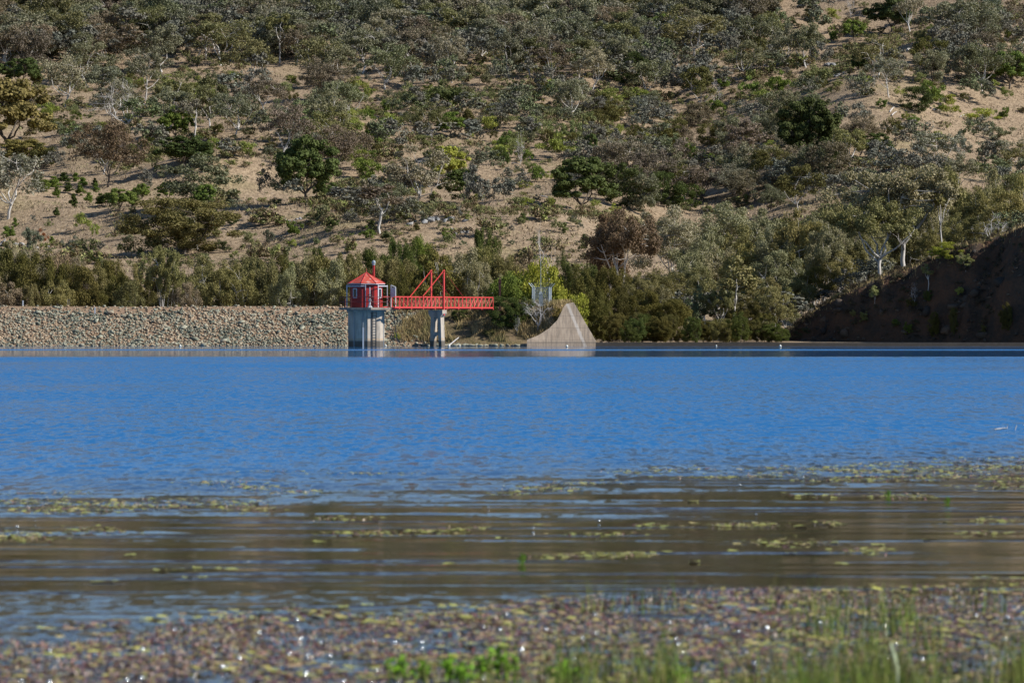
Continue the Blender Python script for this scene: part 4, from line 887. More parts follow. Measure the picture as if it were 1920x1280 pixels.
# behind the dam
for x, t, w_, D, k, c in ((-8, 468, 96, 475, 'dense', 'dark olive'), (35, 478, 70, 480, 'oak', 'dark olive'), (75, 476, 92, 472, 'dense', 'dark olive'), (112, 494, 64, 470, 'oak', 'dark olive'), (150, 500, 84, 468, 'dense', 'dark olive'), (190, 506, 66, 472, 'oak', 'olive'), (228, 516, 60, 466, 'oak', 'dark olive'),
                         (10, 522, 90, 462, 'gum2', 'brown grey'), (60, 534, 50, 460, 'dense', 'olive'), (100, 526, 80, 461, 'gum', 'olive'), (245, 528, 60, 460, 'dense', 'olive'), (280, 520, 60, 475, 'oak', 'dark olive'),
                         (60, 462, 70, 545, 'gum', 'dusty grey'), (115, 476, 70, 530, 'gum', 'brown grey'), (150, 482, 70, 520, 'gum', 'brown grey'), (20, 455, 60, 550, 'gum', 'dusty grey'),
                         (205, 488, 60, 520, 'oak', 'dark olive'), (250, 498, 50, 500, 'oak', 'olive'), (325, 505, 80, 468, 'gum2', 'olive'), (348, 530, 60, 460, 'gum', 'brown grey'), (372, 480, 80, 490, 'gum2', 'olive'), (405, 484, 88, 480, 'gum2', 'olive'), (440, 490, 80, 470, 'gum', 'olive'),
                         (460, 482, 80, 485, 'dense', 'olive'), (492, 486, 76, 478, 'dense', 'olive'), (520, 478, 72, 486, 'oak', 'dark olive'), (540, 500, 70, 468, 'gum', 'grey green'), (566, 478, 80, 480, 'gum2', 'grey green'), (600, 482, 90, 472, 'dense', 'olive'), (632, 488, 80, 468, 'gum2', 'grey green'),
                         (596, 466, 34, 500, 'dense', 'deep green'), (655, 476, 80, 480, 'dense', 'olive'), (700, 468, 84, 492, 'oak', 'deep green'), (728, 486, 80, 478, 'oak', 'olive'), (752, 500, 60, 470, 'oak', 'dark olive'), (668, 508, 70, 464, 'dense', 'olive'),
                         (770, 455, 56, 515, 'oak', 'deep green'), (745, 450, 44, 530, 'dense', 'deep green'), (790, 446, 50, 530, 'oak', 'bright green'),
                         (862, 468, 96, 482, 'gum2', 'grey green'), (900, 490, 70, 474, 'gum', 'grey green'), (908, 430, 54, 530, 'dense', 'deep green'), (905, 465, 90, 505, 'dense', 'olive'), (940, 480, 70, 490, 'oak', 'olive'),
                         (975, 472, 76, 500, 'gum2', 'brown grey'), (1060, 474, 46, 505, 'oak', 'dark green'), (1082, 500, 66, 470, 'oak', 'dark olive')):
    near(x, t, w_, D, k, c)
near(304, 462, 70, 466, 'spread', 'olive', "slim gum with a forked white trunk just behind the dam crest")
near(822, 464, 110, 476, 'gum2', 'dark olive', "big dark leafy gum right behind the red bridge masts")
near(1012, 490, 120, 452, 'willow', 'yellow green', "bright yellow green willow behind the fenced instrument box"); near(955, 512, 84, 450, 'willow', 'bright green', "green willow between the rusty post and the fence")
near(1068, 548, 80, 449, 'willow', 'yellow green', "low yellow green willow spilling past the top of the wing wall")
near(1018, 420, 66, 520, 'dead', 'brown', "thin bare brownish tree standing above the bright willow")
# behind the weir: shrubs low down, then row on row of gums
near(1172, 392, 124, 560, 'spread', 'brown', "brown-leaved gum with bright white trunks behind the spillway"); near(1140, 402, 66, 565, 'gum2', 'brown'); near(1248, 388, 130, 600, 'gum2', 'dusty grey'); near(1372, 380, 150, 610, 'gum', 'grey green'); near(1440, 392, 120, 590, 'gum2', 'grey green')
near(1240, 506, 150, 500, 'round', 'olive', "rusty olive domed tree in the middle of the spillway wood")
near(1372, 480, 84, 456, 'thin', 'olive', "gum with a curved white trunk leaning out behind the weir", rz=0.4)
for x, t, w_, D, k, c in ((1112, 498, 60, 480, 'oak', 'dark green'), (1148, 502, 66, 472, 'oak', 'dark olive'), (1178, 530, 66, 458, 'oak', 'dark olive'), (1125, 545, 60, 450, 'oak', 'dark olive'), (1210, 545, 70, 452, 'oak', 'dark olive'), (1150, 588, 44, 440, 'dense', 'dark olive'), (1192, 596, 40, 438, 'dense', 'deep green'),
                         (1235, 600, 50, 440, 'dense', 'dark olive'), (1262, 560, 64, 452, 'oak', 'dark olive'), (1290, 560, 64, 456, 'gum', 'olive'), (1200, 510, 60, 490, 'gum', 'olive'), (1310, 500, 70, 486, 'gum', 'olive'), (1420, 520, 80, 466, 'gum', 'olive'), (1400, 560, 60, 452, 'oak', 'dark olive'), (1455, 545, 70, 462, 'gum', 'grey green'),
                         (1320, 600, 44, 442, 'dense', 'dark olive'), (1370, 604, 44, 440, 'dense', 'dark olive'), (1440, 602, 44, 444, 'dense', 'olive'), (1290, 470, 90, 520, 'gum', 'grey green'), (1345, 462, 96, 530, 'gum', 'grey green'), (1400, 455, 96, 525, 'gum', 'olive'), (1455, 470, 100, 505, 'gum', 'grey green'),
                         (1320, 430, 96, 560, 'gum2', 'grey green'), (1390, 425, 100, 565, 'gum', 'olive'), (1460, 420, 96, 560, 'gum2', 'grey green'), (1520, 400, 110, 560, 'gum', 'grey green'), (1500, 450, 100, 515, 'gum', 'olive'), (1545, 440, 100, 510, 'gum', 'grey green'), (1495, 520, 80, 475, 'gum', 'olive'),
                         (1530, 500, 86, 480, 'gum', 'dark olive'), (1575, 470, 90, 490, 'gum', 'olive'), (1580, 380, 110, 560, 'gum', 'olive'), (1600, 420, 100, 520, 'gum', 'dusty grey'), (1640, 350, 110, 560, 'gum', 'grey green'), (1620, 440, 80, 495, 'gum', 'olive'), (1680, 400, 90, 530, 'gum', 'olive'),
                         (1700, 330, 110, 560, 'gum', 'olive'), (1750, 370, 100, 520, 'gum', 'grey green'), (1790, 315, 110, 560, 'gum', 'olive'), (1830, 350, 110, 510, 'gum', 'olive'), (1860, 320, 100, 560, 'gum', 'grey green'), (1890, 360, 110, 500, 'gum', 'olive'), (1925, 330, 100, 540, 'gum', 'olive'), (1905, 395, 80, 480, 'gum', 'olive'),
                         (1800, 400, 80, 500, 'gum', 'olive'), (1850, 410, 80, 485, 'gum', 'olive'), (1500, 565, 50, 468, 'gum2', 'olive'), (1560, 540, 60, 476, 'gum', 'olive'), (1640, 480, 70, 480, 'gum', 'olive'), (1600, 505, 60, 474, 'gum', 'olive'), (1740, 430, 70, 490, 'gum', 'olive')):
    near(x, t, w_, D, k, c)
for k in range(14):
    px = 1462 + 33 * k + rnd.uniform(-8, 8); near(px, rnd.uniform(395, 440) - 0.10 * (px - 1462), rnd.uniform(80, 110), rnd.uniform(488, 540), rnd.choice(['gum', 'gum2', 'gum']), rnd.choice(['olive', 'grey green', 'olive']))
for k in range(22):
    px = 1128 + 16 * k + rnd.uniform(-5, 5); near(px, rnd.uniform(584, 616), rnd.uniform(30, 48), rnd.uniform(434, 447), rnd.choice(['dense', 'dense', 'oak', 'bush']), rnd.choice(['dark olive', 'olive', 'dark olive', 'deep green']))
for k in range(16):
    px = 1230 + 17 * k + rnd.uniform(-6, 6); near(px, rnd.uniform(530, 560), rnd.uniform(50, 70), rnd.uniform(452, 470), rnd.choice(['thin', 'gum', 'spread', 'gum', 'oak']), rnd.choice(['olive', 'olive', 'grey green', 'olive']))
near(1697, 312, 235, 476, 'spread', 'dusty grey', "tall gum with a stout white forking trunk on the crest of the cut bank", rz=1.1)
near(1652, 372, 170, 470, 'spread', 'olive', "leaning gum with several white trunks on the bank just below the tallest one", rz=2.0)
near(1764, 322, 62, 474, 'thin', 'olive', "straight slender white-trunked gum just past the tallest gum on the bank")
near(1868, 395, 60, 462, 'dead', 'brown', "leaning dead tree with thin pale branches on top of the cut bank", rz=0.5)
# plants of the bank between tower and wing wall, and of the cut bank
def bank(px, py, h, w_, kind, col, label, D0=429, D1=470):
    """a plant rooted where the bank surface is seen at (px, py)"""
    for i in range(int((D1 - D0) * 5)):
        D = D0 + i * 0.2; x = (px - 960) / F * D
        if H(x, D) >= CH + (HZ - py) / F * D: break
    A(px, py, h, w_, kind, col, D, label, 'bank', True)
bank(948, 618, 62, 66, 'dense', 'deep green', "thick dark green bush swallowing the far end of the red bridge"); bank(976, 610, 52, 50, 'dense', 'deep green', "dark green bush between the bridge end and the bare white shrub")
bank(862, 603, 26, 28, 'dense', 'deep green', "small green bush just past the bridge pier"); bank(765, 583, 10, 18, 'dense', 'dark green', "little dark bush on the stones below the bridge start")
bank(1050, 606, 30, 30, 'bush', 'yellow olive', "olive shrub leaning on the curved top of the wing wall"); bank(905, 590, 20, 34, 'bush', 'dark olive', "low olive shrub under the far half of the bridge")
bank(745, 640, 16, 12, 'wisp', 'lime green', "tiny lime green weed at the waterline beside the tower"); bank(920, 632, 14, 30, 'bush', 'olive', "low olive scrub above the shore rocks")
bank(1008, 622, 62, 62, 'dead', 'brown', "bare shrub with white twisted stems before the fence enclosure"); bank(968, 628, 42, 18, 'dead', 'brown', "single thin whitish dead stem on the grassy bank")
for px, py, h, w_, k, c, lb in ((1640, 580, 34, 20, 'gum2', 'sage', "small sunlit sapling high on the left part of the shaded cut bank"), (1622, 606, 22, 24, 'bush', 'sage', "round sage shrub below the highest sapling on the shaded bank"), (1600, 600, 14, 14, 'bush', 'sage', "tiny sage shrub at the lower left of the shaded bank"),
                                (1678, 618, 16, 18, 'bush', 'bright green', "bright little shrub low on the shaded bank, the one farther from the she-oaks"), (1702, 632, 26, 16, 'bush', 'bright green', "bright little shrub at the foot of the shaded bank, nearer the she-oaks"), (1742, 568, 22, 18, 'dense', 'deep green', "bright green bush halfway up the shaded bank"),
                                (1712, 582, 20, 22, 'bush', 'dark olive', "dark olive shrub halfway up the shaded bank"), (1740, 545, 50, 26, 'thin', 'sage', "thin sapling growing from the reddish scar on the bank"), (1775, 500, 34, 54, 'dense', 'yellow green', "spreading yellow green bush on the bank's crest beside the concrete block"),
                                (1812, 515, 36, 34, 'gum2', 'sage', "pale green sapling just below the concrete block"), (1800, 572, 22, 18, 'wisp', 'lime green', "wispy lime sapling below the concrete block, halfway down the bank"), (1752, 634, 48, 20, 'oak', 'dark olive', "dark conical she-oak at the bank's foot, first of three from the wing wall"),
                                (1788, 634, 54, 14, 'oak', 'dark olive', "slimmest conical she-oak at the bank's foot, between the other two"), (1888, 634, 56, 26, 'oak', 'dark olive', "tallest conical she-oak at the bank's foot, near the picture's edge"), (1844, 634, 24, 10, 'wisp', 'dark olive', "thin low tuft between the conical she-oaks at the bank's foot"),
                                (1715, 575, 46, 16, 'dead', 'brown', "bare twisted stem on the shaded bank")):
    bank(px, py, h, w_, k, c, lb, 430, 475)

# ------------------------------------------------------------------ build the plants
items = []
for p in PLANTS:
    px, py, h, w_, kind, col, D, lab, zone, hi, rz = p
    if D is None: q = hit(px, py)
    else: x = (px - 960) / F * D; q = Vector((x, D, H(x, D)))
    s = q.y / F; items.append(dict(q=q, h=h * s, w=w_ * s, px=px, py=py, hp=h, wp=w_, kind=kind, col=col, lab=lab, zone=zone, hi=hi, rz=rz, name=KINDS[kind], fixed=lab is not None))
LIM = {'gum_tree': 298, 'shrub': 285}
rest = []
for nm, lim in LIM.items():
    g = [i for i in items if i['name'] == nm and not i['lab']]; g.sort(key=lambda i: -i['hp'] * i['wp'])
    keep = lim - sum(1 for i in items if i['name'] == nm and i['lab'])
    for i in g[max(0, keep):]: i['drop'] = True; rest.append(i)
items = [i for i in items if not i.get('drop')]
# labels: every plant without its own is described from its kind and from the marked plant or structure nearest to it
SHORT = {}
LM = [(i['px'], i['py'] - i['hp'] * 0.5, i['lab'], i) for i in items if i['fixed'] and i['zone'] != 'bank']
def short(l):
    l = l.split(' with ')[0].split(' in the ')[0].split(' on the ')[0].split(' behind ')[0].split(' beside ')[0].split(' uphill ')[0].split(' at the ')[0].split(' standing ')[0].split(' rising ')[0].split(' above ')[0].split(' below ')[0].split(' high ')[0].split(' between ')[0].split(' right ')[0].split(' just ')[0].split(' casting')[0].split(' touching')[0].split(' alone')[0].split(' leaning')[0].split(' spilling')[0].split(' near ')[0]
    return l
REF = [(a, b, "the " + short(l), it) for a, b, l, it in LM]
cnt = {}
for r_ in REF: cnt[r_[2]] = cnt.get(r_[2], 0) + 1
REF = [r_ for r_ in REF if cnt[r_[2]] == 1]
REF += [(687, 540, "the red hut on the tower", None), (822, 530, "the red bridge masts", None), (1012, 545, "the fence enclosure", None), (1085, 605, "the wing wall", None), (442, 305, "the pale grassy knoll", None), (43, 570, "the farther white post", None), (178, 575, "the white post closer to the tower", None),
        (1500, 122, "the grey rock outcrop", None), (1816, 478, "the concrete block", None), (1700, 600, "the shaded cut bank", None), (1250, 642, "the middle of the weir", None), (1420, 642, "the weir's far half", None), (30, 455, "the pale rock shelf", None)]
seen_lab = {}
def rel(i):
    cx, cy = i['px'], i['py'] - i['hp'] * 0.5
    best = min(REF, key=lambda r_: (r_[0] - cx) ** 2 + ((r_[1] - cy) * 1.5) ** 2 + (1e9 if r_[3] is i else 0))
    dx, dy = cx - best[0], cy - best[1]
    if abs(dx) > abs(dy) * 1.3: d = 'right of' if dx > 0 else 'left of'
    else: d = 'uphill of' if dy < 0 else 'downhill of'
    return best, d, math.hypot(dx, dy)
ORD = ['', 'second ', 'third ', 'fourth ', 'fifth ', 'sixth ', 'seventh ', 'eighth ', 'ninth ', 'tenth ', 'eleventh ', 'twelfth ', 'thirteenth ']
buckets = {}
for i in items:
    if i['lab']: continue
    b, d, dist = rel(i); big = 'small ' if i['hp'] < 30 else ''
    if i['kind'] in ('gum', 'gum2', 'thin', 'round', 'fig', 'dense', 'oak') and i['hp'] > 85: big = 'tall '
    key = (big + i['col'] + ' ' + WORD[i['kind']], d, b[2]); buckets.setdefault(key, []).append((dist, i))
for (look, d, ref), L in buckets.items():
    L.sort(key=lambda t: t[0])
    for n_, (dist, i) in enumerate(L):
        if len(L) == 1: i['lab'] = look + ' ' + d + ' ' + ref
        elif n_ == 0: i['lab'] = look + ' closest ' + d + ' ' + ref
        else: i['lab'] = ORD[min(n_, 12)] + look + ' ' + d + ' ' + ref
        i['grp'] = look.replace('small ', '').replace('tall ', '') + 's ' + ('behind the dam and weir' if i['hi'] else 'on the hillside')
used = {}
for i in items:
    key = (i['kind'], i['hi']) if (i['kind'], i['hi']) in LIB else (i['kind'], not i['hi'])
    lib = LIB[key]; k = used.get(key, 0); used[key] = k + 1
    tm, cm, _ = lib[k % len(lib)]
    rz = i['rz'] if i['rz'] is not None else rnd.uniform(0, 6.28)
    lab = ' '.join(i['lab'].split()[:16]); g = i.get('grp')
    c = COLR[i['col']]; j = rnd.uniform(0.85, 1.18) * (1.22 if i['hi'] and i['kind'] in ('gum', 'gum2', 'spread', 'thin') else 1.0); wm_ = 1.10 if i['hi'] else 1.04; c = (c[0] * j * wm_ * rnd.uniform(.95, 1.07), c[1] * j, c[2] * j * (0.84 if i['hi'] else 0.93) * rnd.uniform(.9, 1.1), 1)
    loc = (i['q'].x, i['q'].y, i['q'].z - 0.05)
    if i['hp'] < 24 and cm is not None:
        o = link(i['name'], cm, None, loc); o.scale = (i['w'], i['w'], i['h']); o.rotation_euler = (0, 0, rz); o.color = c
        tag(o, lab, CAT.get(i['kind'], 'tree' if i['kind'] != 'cone' else 'young tree'), g); continue
    t = thing(i['name'], lab, CAT.get(i['kind'], 'tree' if i['kind'] != 'cone' else 'young tree'), loc, rz, g); t.scale = (i['w'], i['w'], i['h'])
    shrubby = i['kind'] in ('bush', 'wisp')
    link('stem' if shrubby else 'trunk', tm, t)
    if cm is not None: o = link('foliage' if shrubby else 'crown', cm, t); o.color = c
print("plants", len(items), "rest", len(rest), {k: sum(1 for i in items if i['name'] == k) for k in set(KINDS.values())})

# ------------------------------------------------------------------ masses nobody could count
def mass(name, specs, mat, label, seed, keep=0.35):
    r = random.Random(seed); V = []; Q = []; off = 0; rr2 = np.random.RandomState(seed)
    for (x, y, z, w_, h_, kind) in specs:
        tv, tq, cv, cq = LIB[(kind, False)][r.randrange(len(LIB[(kind, False)]))][2]
        nq = len(cq); sel = rr2.rand(nq) < keep; f = cq[sel]; v = cv.reshape(-1, 4, 3)[sel]
        ce = v.mean(1, keepdims=True); v = ce + (v - ce) * (0.75 / keep) ** 0.5 * 1.05
        a = r.uniform(0, 6.28); R = np.array([[cos(a), -sin(a), 0], [sin(a), cos(a), 0], [0, 0, 1]])
        v = (v.reshape(-1, 3) * np.array([w_, w_, h_])) @ R.T + np.array([x, y, z]); n = len(v)
        V.append(v); Q.append(np.arange(n).reshape(-1, 4) + off); off += n
    o = link(name, np_mesh(name, np.concatenate(V), np.concatenate(Q), mat)); tag(o, label, name.replace('_', ' '), kind="stuff"); return o
wood_mat = m_leaf_multi("distant_foliage", [(0.3, (0.125, 0.135, 0.105)), (0.5, (0.135, 0.125, 0.10)), (0.62, (0.12, 0.135, 0.07)), (0.75, (0.12, 0.155, 0.055))], 0.06)
sp = [(i['q'].x, i['q'].y, i['q'].z, i['w'], i['h'], i['kind'] if i['kind'] in ('gum', 'gum2', 'thin', 'bush', 'wisp') else 'gum') for i in rest]
y = rs.uniform(1100, 1750, 1500); x = rs.uniform(-0.15, 0.15, 1500) * y; z = h_all(x, y)      # woods that carry on over the brow of the hill, seen in the calm water
for a, b, c in zip(x, y, z):
    if c > CH + (HZ + 8) / F * b: h_ = rnd.uniform(6, 11); sp.append((a, b, c, h_ * rnd.uniform(.8, 1.2), h_, rnd.choice(['gum', 'gum2', 'gum'])))
mass("distant_woods", sp, wood_mat, "unbroken grey green woods high on the hill", 8)
und = []
NU = 10500; y = 600 + 620 * rs.rand(NU) ** 0.9; x = rs.uniform(-0.125, 0.125, NU) * y; z = h_all(x, y)
d = 0.45 + 2.2 * fbm(x / 45, y / 45, 77, 3) + np.where(y > 880, 0.35, -0.12)
for a, b, c, e in zip(x, y, z, d):
    if rnd.random() > e: continue
    h_ = rnd.uniform(0.4, 1.7) * (1.8 if rnd.random() < .3 else 1); und.append((a, b, c - 0.05, h_ * rnd.uniform(.9, 1.8), h_, rnd.choice(['bush', 'wisp', 'wisp'])))
und_mat = m_leaf_multi("undergrowth_foliage", [(0.3, (0.13, 0.12, 0.075)), (0.45, (0.15, 0.16, 0.06)), (0.55, (0.17, 0.12, 0.075)), (0.65, (0.18, 0.20, 0.06)), (0.78, (0.09, 0.10, 0.045))], 0.25)
mass("undergrowth", und, und_mat, "low scrub, seedlings and dead bracken scattered over the dry hillside", 9, 0.22)

def blades(name, pts, hr_, wr_, mat, label, seed, lean=0.35, cat=None, seg=2):
    """grass blades: tapered bent strips"""
    r = np.random.RandomState(seed); n = len(pts); p = np.array(pts, float)
    h = r.uniform(hr_[0], hr_[1], n)[:, None]; wd = r.uniform(wr_[0], wr_[1], n)[:, None]; a = r.uniform(0, 6.28, n)
    d = np.stack([np.cos(a), np.sin(a), np.zeros(n)], 1); l = r.normal(0, lean, (n, 2)); L = np.stack([l[:, 0], l[:, 1], np.zeros(n)], 1) * h
    V = []; m = seg + 1
    for k in range(m):
        t = k / seg; c = p + np.array([0, 0, 1]) * h * t + L * t * t; ww = wd * (1 - 0.85 * t) * 0.5
        V.append(c - d * ww); V.append(c + d * ww)
    V = np.stack(V, 1).reshape(-1, 3); i = np.arange(n) * 2 * m; Q = []
    for k in range(seg): Q.append(np.stack([i + 2 * k, i + 2 * k + 1, i + 2 * k + 3, i + 2 * k + 2], 1))
    o = link(name, np_mesh(name, V, np.concatenate(Q), mat)); tag(o, label, cat or name.replace('_', ' '), kind="stuff"); return o
dry = m_leaf_multi("dry_grass", [(0.25, (0.40, 0.29, 0.15)), (0.5, (0.28, 0.21, 0.10)), (0.75, (0.16, 0.15, 0.06))], 0.5)
x = rs.uniform(-12, 6.2, 34000); y = rs.uniform(430, 444, 34000); z = h_all(x, y)
ok = (fbm(x / 1.6, y / 1.6, 55, 2) > -0.16) & (z > 0.4); pts = np.stack([x, y, z - 0.03], 1)[ok]
blades("bank_grass", pts, (0.25, 0.85), (0.03, 0.09), dry, "long dry golden grass covering the bank under the bridge", 4)
y = rs.uniform(430, 478, 16000); x = (rs.uniform(1465, 1960, 16000) - 960) / F * y; z = h_all(x, y)
ok = (z > np.interp(x * 438 / (438 + np.clip(y - 438, -20, 80) * 1.25), SPX, SPZ) - 1.5) & (z > 0.6); pts = np.stack([x, y, z - 0.04], 1)[ok]
blades("crest_grass", pts, (0.15, 0.55), (0.03, 0.08), dry, "dry pinkish grass fringing the top of the cut bank", 6)

y = rs.uniform(418, 475, 9000); x = (rs.uniform(1470, 1960, 9000) - 960) / F * y; z = h_all(x, y)
ok = (h_spur(x, y) > 0.5) & (fbm(x / 1.5, y / 1.5, 91, 3) > 0.05); mm = [(a, b, c - .05, rnd.uniform(.3, 1.0), rnd.uniform(.2, .8), 'wisp') for a, b, c in zip(x[ok], y[ok], z[ok])]
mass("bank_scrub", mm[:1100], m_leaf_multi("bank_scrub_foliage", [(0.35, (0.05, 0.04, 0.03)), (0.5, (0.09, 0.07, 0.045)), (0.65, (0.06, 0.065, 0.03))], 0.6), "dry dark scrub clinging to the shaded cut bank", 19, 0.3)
NT = 150000; y = 590 + 520 * rs.rand(NT) ** 1.1; x = rs.uniform(-0.125, 0.125, NT) * y; ok = fbm(x / 9, y / 9, 95, 3) + 0.35 * fbm(x / 2, y / 2, 97, 2) > -0.12
x = x[ok]; y = y[ok]; tus = m_leaf_multi("tussock_grass", [(0.3, (0.29, 0.22, 0.14)), (0.5, (0.21, 0.16, 0.105)), (0.62, (0.17, 0.155, 0.08)), (0.75, (0.28, 0.205, 0.15))], 0.15)
blades("hill_grass", np.stack([x, y, h_all(x, y) - 0.03], 1), (0.18, 0.5), (0.10, 0.28), tus, "dry straw coloured grass tussocks covering the open hillside", 27, 0.5, None, 1)
y = rs.uniform(415, 475, 2600); x = (rs.uniform(1470, 1980, 2600) - 960) / F * y; z = h_spur(x, y); ok = (z > 0.2) & (z < np.interp(x * 438 / (438 + np.clip(y - 438, -20, 80) * 1.25), SPX, SPZ) - 0.5)
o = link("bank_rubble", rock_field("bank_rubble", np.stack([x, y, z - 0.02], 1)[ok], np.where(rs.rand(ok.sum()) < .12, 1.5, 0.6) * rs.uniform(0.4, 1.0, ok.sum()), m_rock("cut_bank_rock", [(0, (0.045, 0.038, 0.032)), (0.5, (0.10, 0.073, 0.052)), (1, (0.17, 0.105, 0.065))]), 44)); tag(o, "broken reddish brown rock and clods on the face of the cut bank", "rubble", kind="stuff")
# stones and logs of the hillside
stone_mesh = [np_mesh("stone", ROCKS[k][0], ROCKS[k][1], M['stone']) for k in range(8)]
def outcrop(px, py, w_, n, lab, s0=0.5, s1=1.3):
    q0 = hit(px, py)
    for k in range(n):
        x = q0.x + rnd.gauss(0, w_ / 3); y = q0.y + rnd.gauss(0, w_ / 4); s_ = rnd.uniform(s0, s1)
        o = link("hill_rock", stone_mesh[rnd.randrange(8)], None, (x, y, H(x, y) + 0.1)); o.scale = (s_ * 1.2, s_, s_ * 0.8); o.rotation_euler = (rnd.uniform(-.5, .5), rnd.uniform(-.5, .5), rnd.uniform(0, 6.28))
        tag(o, "one of the " + lab, "rock", lab)
outcrop(1497, 124, 5, 14, "grey boulders piled on the open slope high above the gully", 0.8, 2.4); outcrop(1560, 122, 3, 7, "smaller grey stones just right of the big grey boulders", 0.6, 1.5); outcrop(1573, 141, 3, 5, "low grey slabs on the open slope below the grey boulders", 0.8, 1.8)
outcrop(818, 415, 6, 18, "jumbled grey rocks under the trees above the bridge masts", 0.5, 1.4); outcrop(866, 436, 3.5, 10, "small pale rocks heaped on the slope right of the jumbled rocks", 0.4, 1.0); outcrop(30, 462, 7, 26, "pale shelf rocks at the foot of the hill at the left edge", 0.5, 1.3)
outcrop(545, 415, 3, 6, "pale stones around the burnt heap on the open slope", 0.3, 0.8); outcrop(1440, 125, 4, 6, "scattered grey stones left of the big grey boulders", 0.6, 1.5); outcrop(1255, 125, 4, 8, "loose pale stones in the wood above the gully", 0.5, 1.2); outcrop(1745, 205, 2, 4, "grey stones beside the dark bush on the right slope", 0.5, 1.4)
outcrop(1660, 245, 2, 4, "pale stones under the wispy dark tree right of the grey brown dome", 0.5, 1.2)
for (x0, y0, x1, y1, r_, lab) in ((1668, 212, 1684, 196, .16, "forked white log lying on the right slope"), (1672, 218, 1690, 207, .12, "smaller white log beside the forked white log"), (800, 247, 818, 252, .16, "dark fallen log on the open slope below the bright bushes"), (1015, 370, 1030, 376, .14, "bleached log left of the wide clumped tree"),
                                  (960, 309, 975, 311, .12, "white fallen branch at the foot of the thin dead stem"), (1345, 138, 1356, 150, .14, "white log between the woods and the gully shrubs"), (1700, 96, 1718, 88, .25, "white slanting boulder-like log below the stout white trunk"), (1800, 222, 1815, 216, .1, "thin grey log on the upper right slope")):
    a, b = hit(x0, y0), hit(x1, y1); mid = (a + b) / 2; b = a + (b - a).normalized() * min((b - a).length, 5)
    tag(MB().tube([a + Vector((0, 0, .15)), (a + b) / 2 + Vector((0, 0, .3)), b + Vector((0, 0, .2))], [r_, r_ * .8, r_ * .4], 6).build("log", M['dead']), lab, "log")

# ------------------------------------------------------------------ floating weed, pads, reeds and the plants of the near water
def m_weed(name, stops, rough=0.55):
    n = N(name); g = n.n("NewGeometry"); c = n.ramp(g.outputs["Random Per Island"], stops, 'CONSTANT')
    c = n.mix(0.6, c, n.ramp(n.noise(n.co(), 60, 3).outputs[0], [(0.3, (0.6,) * 3), (0.7, (1.3,) * 3)]), 'MULTIPLY'); n.bsdf(c, rough, 0.4); return n.m
M['pad'] = m_weed("pad_leaf", [(0, (0.36, 0.31, 0.08)), (0.20, (0.17, 0.17, 0.05)), (0.24, (0.34, 0.27, 0.11)), (0.32, (0.15, 0.045, 0.045)), (0.50, (0.26, 0.14, 0.10)), (0.64, (0.14, 0.085, 0.085)), (0.80, (0.38, 0.27, 0.21)), (0.87, (0.07, 0.05, 0.06))])
M['bits'] = m_weed("weed_bits", [(0, (0.17, 0.055, 0.05)), (0.25, (0.28, 0.16, 0.12)), (0.45, (0.09, 0.05, 0.045)), (0.6, (0.38, 0.30, 0.18)), (0.75, (0.24, 0.24, 0.07)), (0.9, (0.50, 0.40, 0.32))])
M['raft'] = m_weed("raft_leaf", [(0, (0.34, 0.34, 0.07)), (0.4, (0.24, 0.26, 0.06)), (0.62, (0.40, 0.33, 0.12)), (0.8, (0.14, 0.06, 0.05)), (0.9, (0.09, 0.07, 0.05))])
M['lily'] = m_weed("lily_leaf", [(0, (0.40, 0.39, 0.08)), (0.4, (0.30, 0.31, 0.07)), (0.65, (0.44, 0.35, 0.13)), (0.85, (0.36, 0.24, 0.12))])
M['reed'] = m_leaf_multi("reed", [(0.3, (0.07, 0.125, 0.02)), (0.5, (0.10, 0.15, 0.028)), (0.68, (0.20, 0.17, 0.06)), (0.8, (0.05, 0.07, 0.02))], 2.5)
M['fresh'] = m_leaf_multi("fresh_leaf", [(0.3, (0.16, 0.30, 0.02)), (0.7, (0.09, 0.20, 0.02))], 3)
def discs(c, rad, tilt, seed, n=7):
    r = np.random.RandomState(seed); m = len(c); t = 2 * pi * np.arange(n) / n + r.uniform(0, 6.28, m)[:, None]
    R = rad[:, None] * r.uniform(0.75, 1.15, (m, n)); x = R * np.cos(t); y = R * np.sin(t)
    tx, ty = r.normal(0, 1, (2, m)) * tilt
    z = x * tx[:, None] + y * ty[:, None] + np.abs(r.normal(0, 0.06, (m, n))) * rad[:, None]
    v = np.stack([c[:, 0:1] + x, c[:, 1:2] + y, c[:, 2:3] + z], 2); v[:, :, 2] -= np.minimum(v[:, :, 2].min(1) + 0.004, 0)[:, None] * 1.0
    v[:, :, 2] = np.maximum(v[:, :, 2], 0.004 + 0 * v[:, :, 2]); return v.reshape(-1, 3), np.arange(m * n).reshape(m, n)
def shore_y(px): return np.interp(px, [0, 300, 560, 900, 1100, 1300, 1500, 1920], [1172, 1150, 1140, 1134, 1122, 1104, 1100, 1082])
def wpt(px, py): D = CH * F / (py - HZ); return (px - 960) / F * D, D
NM = 62000; D = rs.uniform(19, 38, NM); x = rs.uniform(-0.14, 0.14, NM) * D; px = x / D * F + 960; py = HZ + CH * F / D
edge = shore_y(px) + 26 * fbm(x / 1.1, D / 1.1, 61, 3); ok = (py > edge) & (fbm(x / 0.5, D / 1.2, 62, 3) > -0.13 + 0.22 * np.clip((edge + 40 - py) / 40, 0, 1))
c = np.stack([x, D, np.abs(rs.normal(0, 0.005, NM))], 1)[ok]
v, q = discs(c, rs.uniform(0.009, 0.034, len(c)), 0.09, 3); o = link("floating_weed", np_mesh("floating_weed", v, q, M['pad'])); tag(o, "mottled mat of yellow green and reddish floating leaves along the near shore", "floating weed", kind="stuff")
